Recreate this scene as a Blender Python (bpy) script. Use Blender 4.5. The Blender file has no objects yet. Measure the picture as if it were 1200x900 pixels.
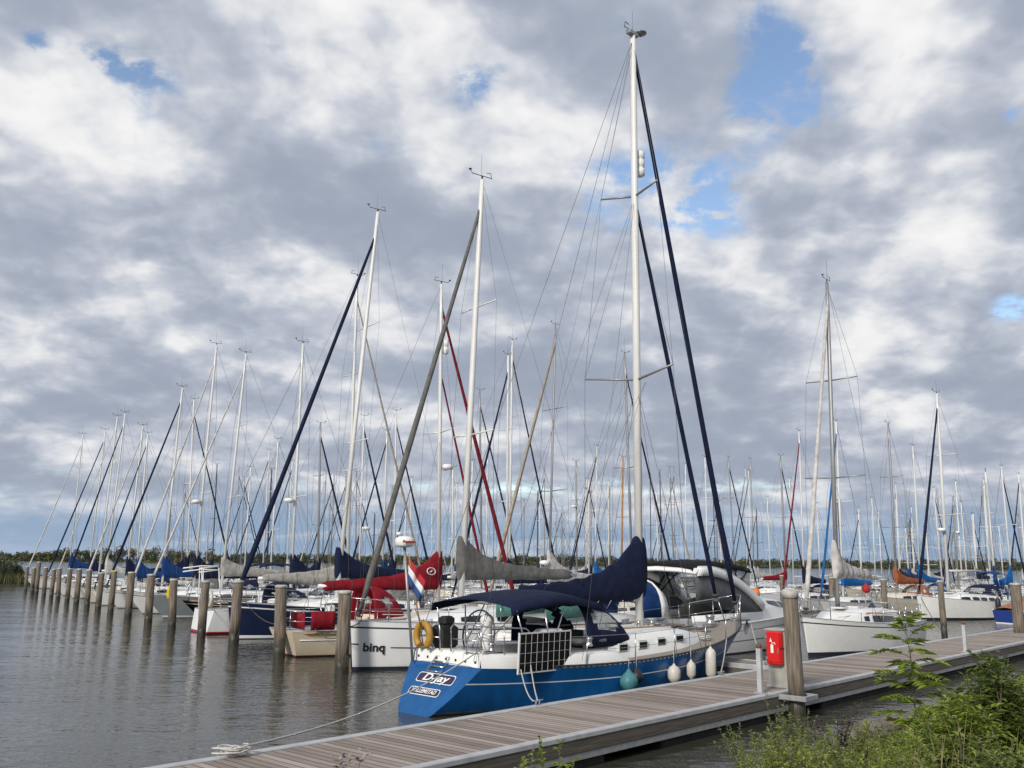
import bpy, bmesh, math, random
import numpy as np
from mathutils import Vector, Matrix, noise as mnoise
random.seed(7)
rng = np.random.default_rng(7)
SC = bpy.context.scene
R_ = math.radians

# ------------------------------------------------------------------ camera
CAM_H = 3.0
FPX = 1080.0                      # focal length in pixels of a 1200 px wide frame
PITCH = math.atan(209.5 / FPX)
ROLL = R_(0.55)
cam_d = bpy.data.cameras.new('camera')
cam = bpy.data.objects.new('camera', cam_d)
SC.collection.objects.link(cam)
cam_d.sensor_width = 36.0
cam_d.lens = 36.0 * FPX / 1200.0
cam_d.clip_start = 0.1
cam_d.clip_end = 20000.0
_F = Vector((0, math.cos(PITCH), math.sin(PITCH)))
_U0 = Vector((0, -math.sin(PITCH), math.cos(PITCH)))
_R0 = Vector((1, 0, 0))
_R = _R0 * math.cos(ROLL) + _U0 * math.sin(ROLL)
_U = _U0 * math.cos(ROLL) - _R0 * math.sin(ROLL)
_m = Matrix((( _R.x, _U.x, -_F.x, 0), (_R.y, _U.y, -_F.y, 0), (_R.z, _U.z, -_F.z, CAM_H), (0, 0, 0, 1)))
cam.matrix_world = _m
SC.camera = cam

# ------------------------------------------------------------------ exposure, sun
SC.view_settings.view_transform = 'Standard'
SC.view_settings.look = 'None'
SC.view_settings.exposure = 0.3
SC.view_settings.gamma = 1.0
SC.view_settings.use_curve_mapping = False
SC.render.engine = 'CYCLES'
SC.cycles.max_bounces = 6
SC.cycles.transparent_max_bounces = 12
SC.cycles.use_denoising = True

SUN_EL, SUN_AZ = 30.0, 210.0      # azimuth clockwise from +Y (behind the camera, to the west)
sdir = Vector((math.sin(R_(SUN_AZ)) * math.cos(R_(SUN_EL)), math.cos(R_(SUN_AZ)) * math.cos(R_(SUN_EL)), math.sin(R_(SUN_EL))))
sun_d = bpy.data.lights.new('sun', 'SUN')
sun_d.energy = 2.7
sun_d.angle = R_(10)
sun_d.color = (1.0, 0.94, 0.86)
sun = bpy.data.objects.new('sun', sun_d)
SC.collection.objects.link(sun)
sun.rotation_euler = sdir.to_track_quat('Z', 'Y').to_euler()
sun.location = (0, 0, 60)

# ------------------------------------------------------------------ helpers: pixel of the photo -> point in the place
def ray(px, py):
    return _R * ((px - 600) / FPX) + _U * ((450 - py) / FPX) + _F
def on_z(px, py, z):
    r = ray(px, py); k = (z - CAM_H) / r.z
    return Vector((r.x * k, r.y * k, z))
def at_y(px, py, y):
    r = ray(px, py); k = y / r.y
    return Vector((r.x * k, y, CAM_H + r.z * k))
def hdir(px, py=655):
    r = ray(px, py)
    return r.x / r.y
def on_line(px, P, u, py=655):     # where the vertical plane through a pixel column meets the plan line P + s*u
    k = hdir(px, py)
    return (k * P[1] - P[0]) / (u[0] - k * u[1])
def on_axis_plane(px, py, P, u):   # (s, z) where the pixel ray meets the vertical plane through P along u
    r = ray(px, py); k = r.x / r.y
    s = (k * P[1] - P[0]) / (u[0] - k * u[1])
    y = P[1] + s * u[1]
    return s, CAM_H + r.z * y / r.y

# ------------------------------------------------------------------ sky: Nishita sky seen between procedural clouds
def azel(px, py):
    d = ray(px, py).normalized()
    return math.atan2(d.x, d.y), math.asin(d.z)

W = bpy.data.worlds.new('World'); SC.world = W
W.use_nodes = True
nt = W.node_tree; nt.nodes.clear()
NN, LK = nt.nodes, nt.links
class E:                            # a tiny expression helper over Math nodes
    def __init__(s, sock): s.k = sock
    def __add__(a, b): return op('ADD', a, b)
    def __radd__(a, b): return op('ADD', a, b)
    def __sub__(a, b): return op('SUBTRACT', a, b)
    def __rsub__(a, b): return op('SUBTRACT', b, a)
    def __mul__(a, b): return op('MULTIPLY', a, b)
    def __rmul__(a, b): return op('MULTIPLY', a, b)
    def __truediv__(a, b): return op('DIVIDE', a, b)
def op(kind, a, b=None, clamp=False):
    n = NN.new('ShaderNodeMath'); n.operation = kind; n.use_clamp = clamp
    for i, x in enumerate((a, b)):
        if x is None: continue
        if isinstance(x, E): LK.new(x.k, n.inputs[i])
        else: n.inputs[i].default_value = x
    return E(n.outputs[0])
def smooth(x, a, b):
    n = NN.new('ShaderNodeMapRange'); n.interpolation_type = 'SMOOTHSTEP'
    LK.new(x.k, n.inputs[0]); n.inputs[1].default_value = a; n.inputs[2].default_value = b
    return E(n.outputs[0])
def wnoise(vec, scale, detail=6, rough=0.55, dist=0.0, off=(0, 0, 0), stretch=(1, 1, 1)):
    mp = NN.new('ShaderNodeMapping'); LK.new(vec, mp.inputs[0])
    mp.inputs['Location'].default_value = off; mp.inputs['Scale'].default_value = stretch
    n = NN.new('ShaderNodeTexNoise'); n.noise_dimensions = '2D' if vec is PV else '3D'; LK.new(mp.outputs[0], n.inputs['Vector'])
    n.inputs['Scale'].default_value = scale; n.inputs['Detail'].default_value = detail
    n.inputs['Roughness'].default_value = rough; n.inputs['Distortion'].default_value = dist
    return E(n.outputs[0])
tc = NN.new('ShaderNodeTexCoord')
sep = NN.new('ShaderNodeSeparateXYZ'); LK.new(tc.outputs['Generated'], sep.inputs[0])
X, Y, Z = (E(sep.outputs[i]) for i in range(3))
AZ = op('ARCTAN2', X, Y); EL = op('ARCSINE', Z)
den = op('MAXIMUM', Z, 0.0) + 0.34
cmb = NN.new('ShaderNodeCombineXYZ'); LK.new((X / den).k, cmb.inputs[0]); LK.new((Y / den).k, cmb.inputs[1])
PV = cmb.outputs[0]
# cloud relief: the same field sampled towards the sun and away from it gives lit and shaded sides
CS = 2.5
n0 = wnoise(PV, CS, 10, 0.58, 0.15, (3.1, 1.7, 0))
n1 = wnoise(PV, CS, 10, 0.58, 0.15, (3.1 - 0.07 * CS, 1.7 + 0.10 * CS, 0))
nb = wnoise(PV, 1.1, 4, 0.5, 0.2, (8.4, 2.2, 0))
nf = wnoise(PV, 9, 7, 0.62, 0.15, (1.4, 6.2, 0))
def billow(vec, scale, off, warp):   # rounded cumulus heads: fractal cells whose lookup is stirred by noise
    nz = NN.new('ShaderNodeTexNoise'); nz.noise_dimensions = '2D'; LK.new(vec, nz.inputs['Vector']); nz.inputs['Scale'].default_value = scale * 1.3; nz.inputs['Detail'].default_value = 5
    a_ = NN.new('ShaderNodeVectorMath'); a_.operation = 'MULTIPLY_ADD'
    LK.new(nz.outputs['Color'], a_.inputs[0]); a_.inputs[1].default_value = (warp, warp, 0); LK.new(vec, a_.inputs[2])
    mp = NN.new('ShaderNodeMapping'); LK.new(a_.outputs[0], mp.inputs[0]); mp.inputs['Location'].default_value = off
    v = NN.new('ShaderNodeTexVoronoi'); v.voronoi_dimensions = '2D'; v.feature = 'SMOOTH_F1'; v.inputs['Scale'].default_value = scale
    v.inputs['Detail'].default_value = 3; v.inputs['Roughness'].default_value = 0.55; v.inputs['Smoothness'].default_value = 0.45
    LK.new(mp.outputs[0], v.inputs['Vector'])
    return 1.0 - E(v.outputs['Distance'])
b0 = billow(PV, 3.2, (0, 0, 0), .16)
b1 = billow(PV, 3.2, (-.05, .09, 0), .16)
c0 = billow(PV, 8.5, (1.3, .4, 0), .07)
c1 = billow(PV, 8.5, (1.3 - .02, .4 + .04, 0), .07)
def blobs(lst):                     # soft anisotropic spots in azimuth / elevation
    tot = None
    for (px, py, rx, ry, amp) in lst:
        a, e = azel(px, py)
        da = (AZ - a) * (FPX / rx); de = (EL - e) * (FPX / ry)
        g = op('EXPONENT', (da * da + de * de) * -1.0) * amp
        tot = g if tot is None else tot + g
    return tot
light = blobs([(300, 170, 230, 110, .15), (430, 320, 190, 70, .08), (560, 120, 120, 60, .08), (180, 300, 160, 60, .06), (1000, 300, 160, 60, -.04), (490, 385, 130, 40, .20), (690, 150, 150, 80, .12), (60, 140, 130, 90, .15), (1010, 120, 170, 100, .22), (1140, 290, 120, 70, .20),
               (270, 400, 90, 45, .12), (980, 410, 140, 50, .16), (920, 270, 160, 60, .14), (60, 300, 160, 90, .10), (80, 598, 150, 13, .34), (1080, 70, 140, 90, .15),
               (600, 20, 500, 40, .06), (1130, 470, 110, 40, .10), (400, 440, 80, 26, .08),
               (600, 190, 190, 70, -.06), (480, 290, 190, 70, -.08), (790, 490, 170, 42, -.27), (640, 440, 150, 50, -.17), (1120, 215, 90, 30, -.10), (310, 210, 180, 55, -.05),
               (230, 455, 230, 30, -.06), (900, 500, 90, 30, -.14), (150, 500, 170, 22, -.05), (620, 330, 120, 40, -.10), (800, 350, 140, 40, -.06), (1080, 175, 140, 40, -.05), (700, 560, 400, 30, -.07)])
gaps = blobs([(925, 80, 40, 40, .27), (905, 100, 20, 50, .10), (800, 215, 90, 48, .25), (890, 60, 35, 70, .16), (140, 78, 46, 14, .28), (42, 46, 14, 12, .26), (545, 105, 34, 28, .20),
              (470, 165, 50, 24, .17), (700, 270, 60, 50, .10), (1190, 362, 26, 16, .30), (1185, 135, 14, 10, .18), (1060, 58, 22, 12, .16), (160, 160, 26, 60, .10), (860, 120, 60, 22, .16), (960, 130, 60, 22, .16), (700, 215, 60, 30, .12), (320, 60, 40, 18, .10), (180, 90, 60, 30, .12), (110, 60, 60, 16, .14), (580, 90, 40, 24, .14), (1150, 20, 40, 12, .12), (830, 260, 60, 26, .15), (740, 30, 40, 20, .08),
              (560, 572, 300, 15, .10), (60, 545, 150, 16, .10), (930, 570, 300, 14, .08), (180, 520, 60, 14, .12)])
V = 0.50 + (n0 - 0.5) * 0.62 + (n0 - n1) * 0.85 + (b0 - 0.66) * 0.30 + (b0 - b1) * 0.62 + (nb - 0.5) * 0.16 + (nf - 0.5) * 0.24 + (c0 - 0.66) * 0.12 + (c0 - c1) * 0.26 + light * 1.15
V = 0.60 + op('TANH', (V - 0.53) * 1.85) * 0.40
ramp = NN.new('ShaderNodeValToRGB'); LK.new(V.k, ramp.inputs[0])
cr = ramp.color_ramp; cr.interpolation = 'B_SPLINE'
for i, (p_, c) in enumerate([(0.02, (.20, .235, .305)), (.32, (.31, .348, .425)), (.55, (.435, .465, .53)), (.76, (.61, .62, .645)), (.97, (.80, .79, .78))]):
    el_ = cr.elements[i] if i < 2 else cr.elements.new(p_)
    el_.position = p_; el_.color = (*c, 1)
hole = smooth(gaps * (1.25 + (0.5 - nf) * 5.0 + (0.5 - n0) * 4.0), 0.07, 0.36) * (0.5 + 0.5 * smooth(0.9 - nf, 0.3, 0.46))
# low bank: below about four degrees the far cloud deck thins to hazy blue grey
lowm = op('SUBTRACT', 1.0, smooth(EL + (nf - 0.5) * 0.03 + (nb - .5) * .05, R_(1.6), R_(4.4)))
lowcol = NN.new('ShaderNodeRGB'); lowcol.outputs[0].default_value = (.235, .33, .46, 1)
lowcol2 = NN.new('ShaderNodeRGB'); lowcol2.outputs[0].default_value = (.44, .50, .58, 1)
streak = wnoise(tc.outputs['Generated'], 5.0, 5, 0.55, 0.3, (0, 0, 0), (1, 1, 9))
lm = NN.new('ShaderNodeMix'); lm.data_type = 'RGBA'
LK.new(smooth(streak, .48, .68).k, lm.inputs[0]); LK.new(lowcol.outputs[0], lm.inputs[6]); LK.new(lowcol2.outputs[0], lm.inputs[7])
mixl = NN.new('ShaderNodeMix'); mixl.data_type = 'RGBA'
LK.new((lowm * 0.85).k, mixl.inputs[0]); LK.new(ramp.outputs[0], mixl.inputs[6]); LK.new(lm.outputs[2], mixl.inputs[7])
skyt = NN.new('ShaderNodeTexSky'); skyt.sky_type = 'NISHITA'; skyt.sun_disc = False
skyt.sun_elevation = R_(SUN_EL); skyt.sun_rotation = R_(SUN_AZ); skyt.air_density = 1.0; skyt.dust_density = 1.0; skyt.ozone_density = 1.5
bg_sky = NN.new('ShaderNodeBackground'); bg_sky.inputs[1].default_value = 0.15
LK.new(skyt.outputs[0], bg_sky.inputs[0])
bg_cl = NN.new('ShaderNodeBackground'); bg_cl.inputs[1].default_value = 1.0
LK.new(mixl.outputs[2], bg_cl.inputs[0])
ms = NN.new('ShaderNodeMixShader'); LK.new((hole * 0.95 * (1.0 - lowm)).k, ms.inputs[0]); LK.new(bg_cl.outputs[0], ms.inputs[1]); LK.new(bg_sky.outputs[0], ms.inputs[2])
wo = NN.new('ShaderNodeOutputWorld'); LK.new(ms.outputs[0], wo.inputs[0])
W.cycles.sampling_method = 'MANUAL'; W.cycles.sample_map_resolution = 512

# ------------------------------------------------------------------ materials
def mat(name, col, rough=0.5, metal=0.0, var=0.12, scale=6.0, bump=0.0, col2=None, stretch=(1, 1, 1), coat=0.0, detail=5, spec=0.5, trans=0.0):
    m = bpy.data.materials.new(name); m.use_nodes = True
    t = m.node_tree; b = t.nodes['Principled BSDF']
    b.inputs['Roughness'].default_value = rough; b.inputs['Metallic'].default_value = metal
    b.inputs['Coat Weight'].default_value = coat; b.inputs['Specular IOR Level'].default_value = spec
    c2 = col2 if col2 else tuple(c * (1 - var * 2) for c in col)
    tcn = t.nodes.new('ShaderNodeTexCoord'); mp = t.nodes.new('ShaderNodeMapping'); mp.inputs['Scale'].default_value = stretch
    t.links.new(tcn.outputs['Object'], mp.inputs[0])
    oi = t.nodes.new('ShaderNodeObjectInfo'); om = t.nodes.new('ShaderNodeMath'); om.operation = 'MULTIPLY'; om.inputs[1].default_value = 37.0
    t.links.new(oi.outputs['Random'], om.inputs[0]); t.links.new(om.outputs[0], mp.inputs['Location'])
    n = t.nodes.new('ShaderNodeTexNoise'); n.inputs['Scale'].default_value = scale; n.inputs['Detail'].default_value = detail
    t.links.new(mp.outputs[0], n.inputs['Vector'])
    r = t.nodes.new('ShaderNodeValToRGB'); t.links.new(n.outputs[0], r.inputs[0])
    r.color_ramp.elements[0].position = 0.3; r.color_ramp.elements[0].color = (*c2, 1)
    r.color_ramp.elements[1].position = 0.68; r.color_ramp.elements[1].color = (*col, 1)
    t.links.new(r.outputs[0], b.inputs['Base Color'])
    if bump:
        bn = t.nodes.new('ShaderNodeBump'); bn.inputs['Strength'].default_value = bump; bn.inputs['Distance'].default_value = 0.02
        t.links.new(n.outputs[0], bn.inputs['Height']); t.links.new(bn.outputs[0], b.inputs['Normal'])
    if trans:
        b.inputs['Transmission Weight'].default_value = trans
    m['col'] = col
    return m
M = {}
M['white'] = mat('white_gelcoat', (.82, .82, .79), .28, var=.04, scale=3, coat=.3)
M['white_b'] = mat('cool_white_gelcoat', (.78, .79, .79), .3, var=.04, scale=3, coat=.3)
M['ivory'] = mat('ivory_gelcoat', (.74, .68, .56), .3, var=.05, scale=3, coat=.3)
M['cream'] = mat('cream_gelcoat', (.76, .65, .49), .3, var=.05, scale=3, coat=.3)
M['grey_hull'] = mat('grey_hull_paint', (.24, .27, .29), .35, var=.06, scale=3)
M['navy_hull'] = mat('navy_hull_paint', (.008, .016, .05), .22, var=.1, scale=3, coat=.4)
M['black_hull'] = mat('black_hull_paint', (.012, .012, .018), .25, var=.1, scale=3, coat=.3)
M['blue_hull'] = mat('royal_blue_hull_paint', (.006, .095, .29), .3, var=.17, scale=3.5, coat=.12, spec=.35, stretch=(1, 1, .3))
M['blue_boat'] = mat('blue_boat_paint', (.01, .04, .22), .3, var=.1, scale=4)
M['red_anti'] = mat('red_antifouling', (.22, .03, .02), .7, scale=8)
M['blue_anti'] = mat('dark_antifouling', (.02, .035, .07), .7, scale=8)
M['stripe_white'] = mat('white_stripe', (.72, .72, .70), .4, var=.03)
M['stripe_dark'] = mat('dark_stripe', (.03, .035, .045), .4)
M['stripe_red'] = mat('red_stripe', (.40, .02, .02), .4)
M['deck'] = mat('pale_deck', (.58, .57, .54), .6, var=.08, scale=5)
M['deck_grey'] = mat('grey_nonslip_deck', (.36, .35, .33), .8, var=.1, scale=12)
M['teak'] = mat('weathered_teak_deck', (.30, .265, .225), .85, var=.14, scale=7, stretch=(1, 22, 1), bump=.15)
M['window'] = mat('dark_window_acrylic', (.012, .014, .018), .08, var=.1)
M['teal_glass'] = mat('teal_tinted_windscreen', (.10, .30, .27), .08, var=.15)
M['clear_pvc'] = mat('clear_vinyl_window', (.42, .45, .47), .15, var=.18, scale=5)
def pvc_mat():
    m = M['clear_pvc']; t = m.node_tree; b = t.nodes['Principled BSDF']; out = t.nodes['Material Output']
    tr = t.nodes.new('ShaderNodeBsdfTransparent'); tr.inputs[0].default_value = (.86, .87, .86, 1)
    mx = t.nodes.new('ShaderNodeMixShader'); mx.inputs[0].default_value = .68
    t.links.new(b.outputs[0], mx.inputs[1]); t.links.new(tr.outputs[0], mx.inputs[2]); t.links.new(mx.outputs[0], out.inputs[0])
pvc_mat()
M['mesh_cloth'] = mat('grey_mesh_cloth', (.10, .105, .11), .6, var=.2, scale=6)
M['alu'] = mat('anodised_aluminium_mast', (.70, .70, .68), .42, .12, var=.05, scale=2, stretch=(1, 1, .2))
M['alu_w'] = mat('white_mast_paint', (.74, .73, .70), .4, var=.04, scale=2)
M['alu_g'] = mat('grey_mast_metal', (.36, .36, .36), .45, .5, var=.08, scale=2)
M['mast_wood'] = mat('varnished_wood_mast', (.42, .22, .07), .35, var=.15, scale=4, stretch=(6, 6, .5))
M['dark_mast'] = mat('dark_mast_metal', (.07, .07, .075), .5, .3, var=.1)
M['steel'] = mat('stainless_steel', (.55, .55, .55), .25, .9, var=.08)
M['wire'] = mat('rigging_wire', (.16, .16, .165), .4, .5, var=.1)
def cloth(name, col, rough=.85): return mat(name, col, rough, var=.2, scale=4.5, bump=.9, spec=.2)
M['navy'] = cloth('navy_canvas', (.010, .016, .048))
M['black'] = cloth('black_canvas', (.010, .010, .013))
M['blue'] = cloth('mid_blue_canvas', (.012, .055, .20))
M['bright_blue'] = cloth('bright_blue_canvas', (.01, .14, .42))
M['red'] = cloth('crimson_canvas', (.26, .012, .022))
M['dark_red'] = cloth('dark_red_canvas', (.19, .012, .022))
M['grey'] = cloth('grey_canvas', (.16, .155, .145))
M['beige'] = cloth('beige_canvas', (.42, .40, .36))
M['white_cloth'] = cloth('white_canvas', (.62, .60, .57))
M['tan'] = cloth('tan_canvas', (.40, .33, .26))
M['rust'] = cloth('rust_orange_canvas', (.36, .115, .045))
M['flag_red'] = mat('flag_red', (.42, .02, .03), .8)
M['flag_white'] = mat('flag_white', (.72, .72, .72), .8, var=.04)
M['flag_blue'] = mat('flag_blue', (.015, .07, .24), .8)
M['yellow'] = mat('yellow_buoy_foam', (.46, .25, .03), .6, var=.15)
M['orange'] = mat('orange_buoy_foam', (.75, .20, .02), .6)
M['yellow_cloth'] = cloth('yellow_canvas', (.75, .55, .02))
M['fender_white'] = mat('white_fender_vinyl', (.62, .59, .52), .45, var=.10, scale=5)
M['fender_black'] = mat('black_fender_vinyl', (.02, .02, .025), .5)
M['fender_teal'] = mat('teal_fender_vinyl', (.06, .22, .25), .5, var=.15)
M['fender_navy'] = mat('navy_fender_vinyl', (.012, .02, .06), .5)
M['rope'] = mat('pale_mooring_rope', (.58, .56, .52), .9, var=.15, scale=40)
M['rope_dark'] = mat('dark_mooring_rope', (.10, .09, .08), .9, var=.2, scale=40)
M['pile'] = mat('weathered_piling_wood', (.26, .215, .165), .9, scale=4, stretch=(6, 6, .45), bump=.8, col2=(.085, .07, .055))
M['pile_wet'] = mat('wet_algae_piling_wood', (.055, .05, .035), .5, scale=6, stretch=(5, 5, .7), bump=.5, col2=(.02, .02, .014))
M['pile_cap'] = mat('pale_piling_cap', (.52, .50, .45), .6, var=.2, scale=8)
M['pile_cap_lichen'] = mat('lichen_piling_cap', (.50, .48, .14), .8, var=.2, scale=9)
M['galv'] = mat('galvanised_steel', (.46, .47, .48), .45, .45, var=.12, scale=9)
M['galv_edge'] = mat('worn_edge_rail', (.50, .51, .52), .6, .1, var=.12, scale=4)
M['old_wood'] = mat('old_fender_timber', (.13, .115, .095), .85, var=.2, scale=5, stretch=(.4, 5, 5), bump=.5)
M['float'] = mat('dark_concrete_float', (.05, .05, .045), .85, var=.25, scale=4)
M['cab_grey'] = mat('stainless_pedestal_metal', (.42, .41, .37), .5, .25, var=.1, scale=5)
M['box_red'] = mat('signal_red_box', (.62, .012, .012), .3, var=.05)
M['rust_metal'] = mat('rusty_cap_metal', (.20, .09, .04), .8, var=.25, scale=15)
M['skin_rubber'] = mat('black_rubber', (.015, .015, .015), .6)
M['plate_navy'] = mat('dark_name_plate', (.03, .02, .06), .4, var=.05)
M['ltr_white'] = mat('white_lettering', (.78, .78, .76), .5, var=.02)
M['ltr_black'] = mat('black_lettering', (.015, .015, .02), .5, var=.02)
M['ltr_red'] = mat('red_lettering', (.55, .05, .03), .5, var=.02)
M['scum'] = mat('waterline_stain', (.10, .13, .10), .6, var=.3, scale=3, stretch=(1, 1, .2), col2=(.02, .07, .14))
M['faded_orange'] = cloth('faded_orange_canvas', (.42, .19, .10))
M['solar'] = mat('dark_solar_cells', (.008, .008, .011), .35, var=.3, scale=3, spec=.2)
M['bark'] = mat('grey_brown_bark', (.14, .11, .08), .9, scale=20, bump=.5)

def leafmat(name, col, col2, trans=.35):
    m = bpy.data.materials.new(name); m.use_nodes = True
    t = m.node_tree; b = t.nodes['Principled BSDF']; out = t.nodes['Material Output']
    g = t.nodes.new('ShaderNodeNewGeometry'); r = t.nodes.new('ShaderNodeValToRGB')
    t.links.new(g.outputs['Random Per Island'], r.inputs[0])
    r.color_ramp.elements[0].color = (*col2, 1); r.color_ramp.elements[1].color = (*col, 1)
    t.links.new(r.outputs[0], b.inputs['Base Color']); b.inputs['Roughness'].default_value = .5; b.inputs['Specular IOR Level'].default_value = .35
    tr = t.nodes.new('ShaderNodeBsdfTranslucent'); t.links.new(r.outputs[0], tr.inputs[0])
    mx = t.nodes.new('ShaderNodeMixShader'); mx.inputs[0].default_value = trans
    t.links.new(b.outputs[0], mx.inputs[1]); t.links.new(tr.outputs[0], mx.inputs[2]); t.links.new(mx.outputs[0], out.inputs[0])
    return m
M['leaf'] = leafmat('sapling_leaf', (.31, .39, .06), (.13, .19, .03))
M['leaf_bush'] = leafmat('shrub_leaf', (.22, .28, .06), (.065, .10, .025))
M['leaf_ground'] = leafmat('ground_cover_leaf', (.40, .46, .08), (.16, .21, .04))
M['grass'] = leafmat('grass_blade', (.38, .41, .10), (.15, .19, .045))
M['dry'] = leafmat('dry_grass_blade', (.36, .29, .15), (.20, .15, .07))
M['dead'] = leafmat('dead_brown_stem', (.12, .075, .06), (.06, .04, .035), .15)
M['weed'] = leafmat('willowherb_leaf', (.30, .37, .10), (.13, .18, .05))
M['far_leaf'] = leafmat('far_tree_leaf', (.13, .145, .075), (.07, .085, .05), .3)
M['far_leaf_autumn'] = leafmat('far_autumn_leaf', (.21, .17, .07), (.09, .09, .04), .3)
M['reed'] = leafmat('bank_reed', (.10, .11, .03), (.045, .04, .018), .15)
M['flower'] = leafmat('pale_seed_head', (.42, .38, .36), (.22, .19, .20), .2)

# decking: transverse boards with dark gaps
def board_mat():
    m = bpy.data.materials.new('pontoon_boards'); m.use_nodes = True
    t = m.node_tree; b = t.nodes['Principled BSDF']; b.inputs['Roughness'].default_value = .85
    tcn = t.nodes.new('ShaderNodeTexCoord'); sx = t.nodes.new('ShaderNodeSeparateXYZ'); t.links.new(tcn.outputs['Object'], sx.inputs[0])
    def mth(o, a, bb=None):
        n = t.nodes.new('ShaderNodeMath'); n.operation = o
        for i, v in enumerate((a, bb)):
            if v is None: continue
            if hasattr(v, 'links'): t.links.new(v, n.inputs[i])
            else: n.inputs[i].default_value = v
        return n.outputs[0]
    u = mth('DIVIDE', sx.outputs[0], .145)
    fr = mth('FRACT', u); idx = mth('FLOOR', u)
    wn = t.nodes.new('ShaderNodeTexWhiteNoise'); wn.noise_dimensions = '1D'; t.links.new(idx, wn.inputs['W'])
    mp = t.nodes.new('ShaderNodeMapping'); mp.inputs['Scale'].default_value = (40, 2.2, 1); t.links.new(tcn.outputs['Object'], mp.inputs[0])
    nz = t.nodes.new('ShaderNodeTexNoise'); nz.inputs['Scale'].default_value = 1; nz.inputs['Detail'].default_value = 6; t.links.new(mp.outputs[0], nz.inputs['Vector'])
    nz2 = t.nodes.new('ShaderNodeTexNoise'); nz2.inputs['Scale'].default_value = .7; nz2.inputs['Detail'].default_value = 5; t.links.new(tcn.outputs['Object'], nz2.inputs['Vector'])
    v = mth('ADD', mth('MULTIPLY', wn.outputs['Value'], .5), mth('ADD', mth('MULTIPLY', nz.outputs[0], .35), mth('MULTIPLY', nz2.outputs[0], .5)))
    r = t.nodes.new('ShaderNodeValToRGB'); t.links.new(v, r.inputs[0])
    r.color_ramp.elements[0].position = .3; r.color_ramp.elements[0].color = (.16, .125, .10, 1)
    r.color_ramp.elements[1].position = .9; r.color_ramp.elements[1].color = (.40, .335, .285, 1)
    gap = mth('GREATER_THAN', mth('ABSOLUTE', mth('SUBTRACT', fr, .5)), .44)
    mx = t.nodes.new('ShaderNodeMix'); mx.data_type = 'RGBA'; t.links.new(gap, mx.inputs[0]); t.links.new(r.outputs[0], mx.inputs[6]); mx.inputs[7].default_value = (.03, .026, .022, 1)
    t.links.new(mx.outputs[2], b.inputs['Base Color'])
    bn = t.nodes.new('ShaderNodeBump'); bn.inputs['Strength'].default_value = .6; bn.inputs['Distance'].default_value = .01
    t.links.new(mth('SUBTRACT', mth('MULTIPLY', nz.outputs[0], .3), gap), bn.inputs['Height']); t.links.new(bn.outputs[0], b.inputs['Normal'])
    return m
M['boards'] = board_mat()

def water_mat():
    m = bpy.data.materials.new('harbour_water'); m.use_nodes = True
    t = m.node_tree; b = t.nodes['Principled BSDF']
    b.inputs['Base Color'].default_value = (.046, .045, .034, 1); b.inputs['Roughness'].default_value = .06; b.inputs['IOR'].default_value = 1.333
    g = t.nodes.new('ShaderNodeNewGeometry')
    def nz(sc, st, det, rot=0):
        mp = t.nodes.new('ShaderNodeMapping'); mp.inputs['Scale'].default_value = st; mp.inputs['Rotation'].default_value = (0, 0, rot)
        t.links.new(g.outputs['Position'], mp.inputs[0])
        n = t.nodes.new('ShaderNodeTexNoise'); n.inputs['Scale'].default_value = sc; n.inputs['Detail'].default_value = det; n.inputs['Roughness'].default_value = .55
        t.links.new(mp.outputs[0], n.inputs['Vector']); return n.outputs[0]
    a = nz(3.6, (.55, 1, 1), 3, .35); c = nz(.45, (.5, 1, 1), 3, -.2); d = nz(9, (.7, 1, 1), 2, .9)
    def mul(s, k):
        n = t.nodes.new('ShaderNodeMath'); n.operation = 'MULTIPLY'; t.links.new(s, n.inputs[0])
        if isinstance(k, float): n.inputs[1].default_value = k
        else: t.links.new(k, n.inputs[1])
        return n.outputs[0]
    def add(p, q):
        n = t.nodes.new('ShaderNodeMath'); n.operation = 'ADD'; t.links.new(p, n.inputs[0]); t.links.new(q, n.inputs[1]); return n.outputs[0]
    gust = nz(.05, (.35, 1, 1), 3, .5)
    gm = t.nodes.new('ShaderNodeMapRange'); gm.inputs[1].default_value = .38; gm.inputs[2].default_value = .62; gm.inputs[3].default_value = .55; gm.inputs[4].default_value = 1.35; t.links.new(gust, gm.inputs[0])
    h = add(mul(add(mul(a, .050), mul(d, .014)), gm.outputs[0]), mul(c, .14))
    bn = t.nodes.new('ShaderNodeBump'); bn.inputs['Strength'].default_value = 1.0; bn.inputs['Distance'].default_value = WAVE
    t.links.new(h, bn.inputs['Height']); t.links.new(bn.outputs[0], b.inputs['Normal'])
    return m
WAVE = 0.55
M['water'] = water_mat()
M['land'] = mat('far_shore_land', (.10, .11, .05), .95, scale=.02)
M['soil'] = mat('bank_soil', (.075, .065, .04), .95, scale=3, bump=.6, col2=(.03, .035, .015))
M['rock'] = mat('brown_grey_rock', (.20, .17, .145), .85, scale=4, bump=.7, col2=(.09, .075, .065))

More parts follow.
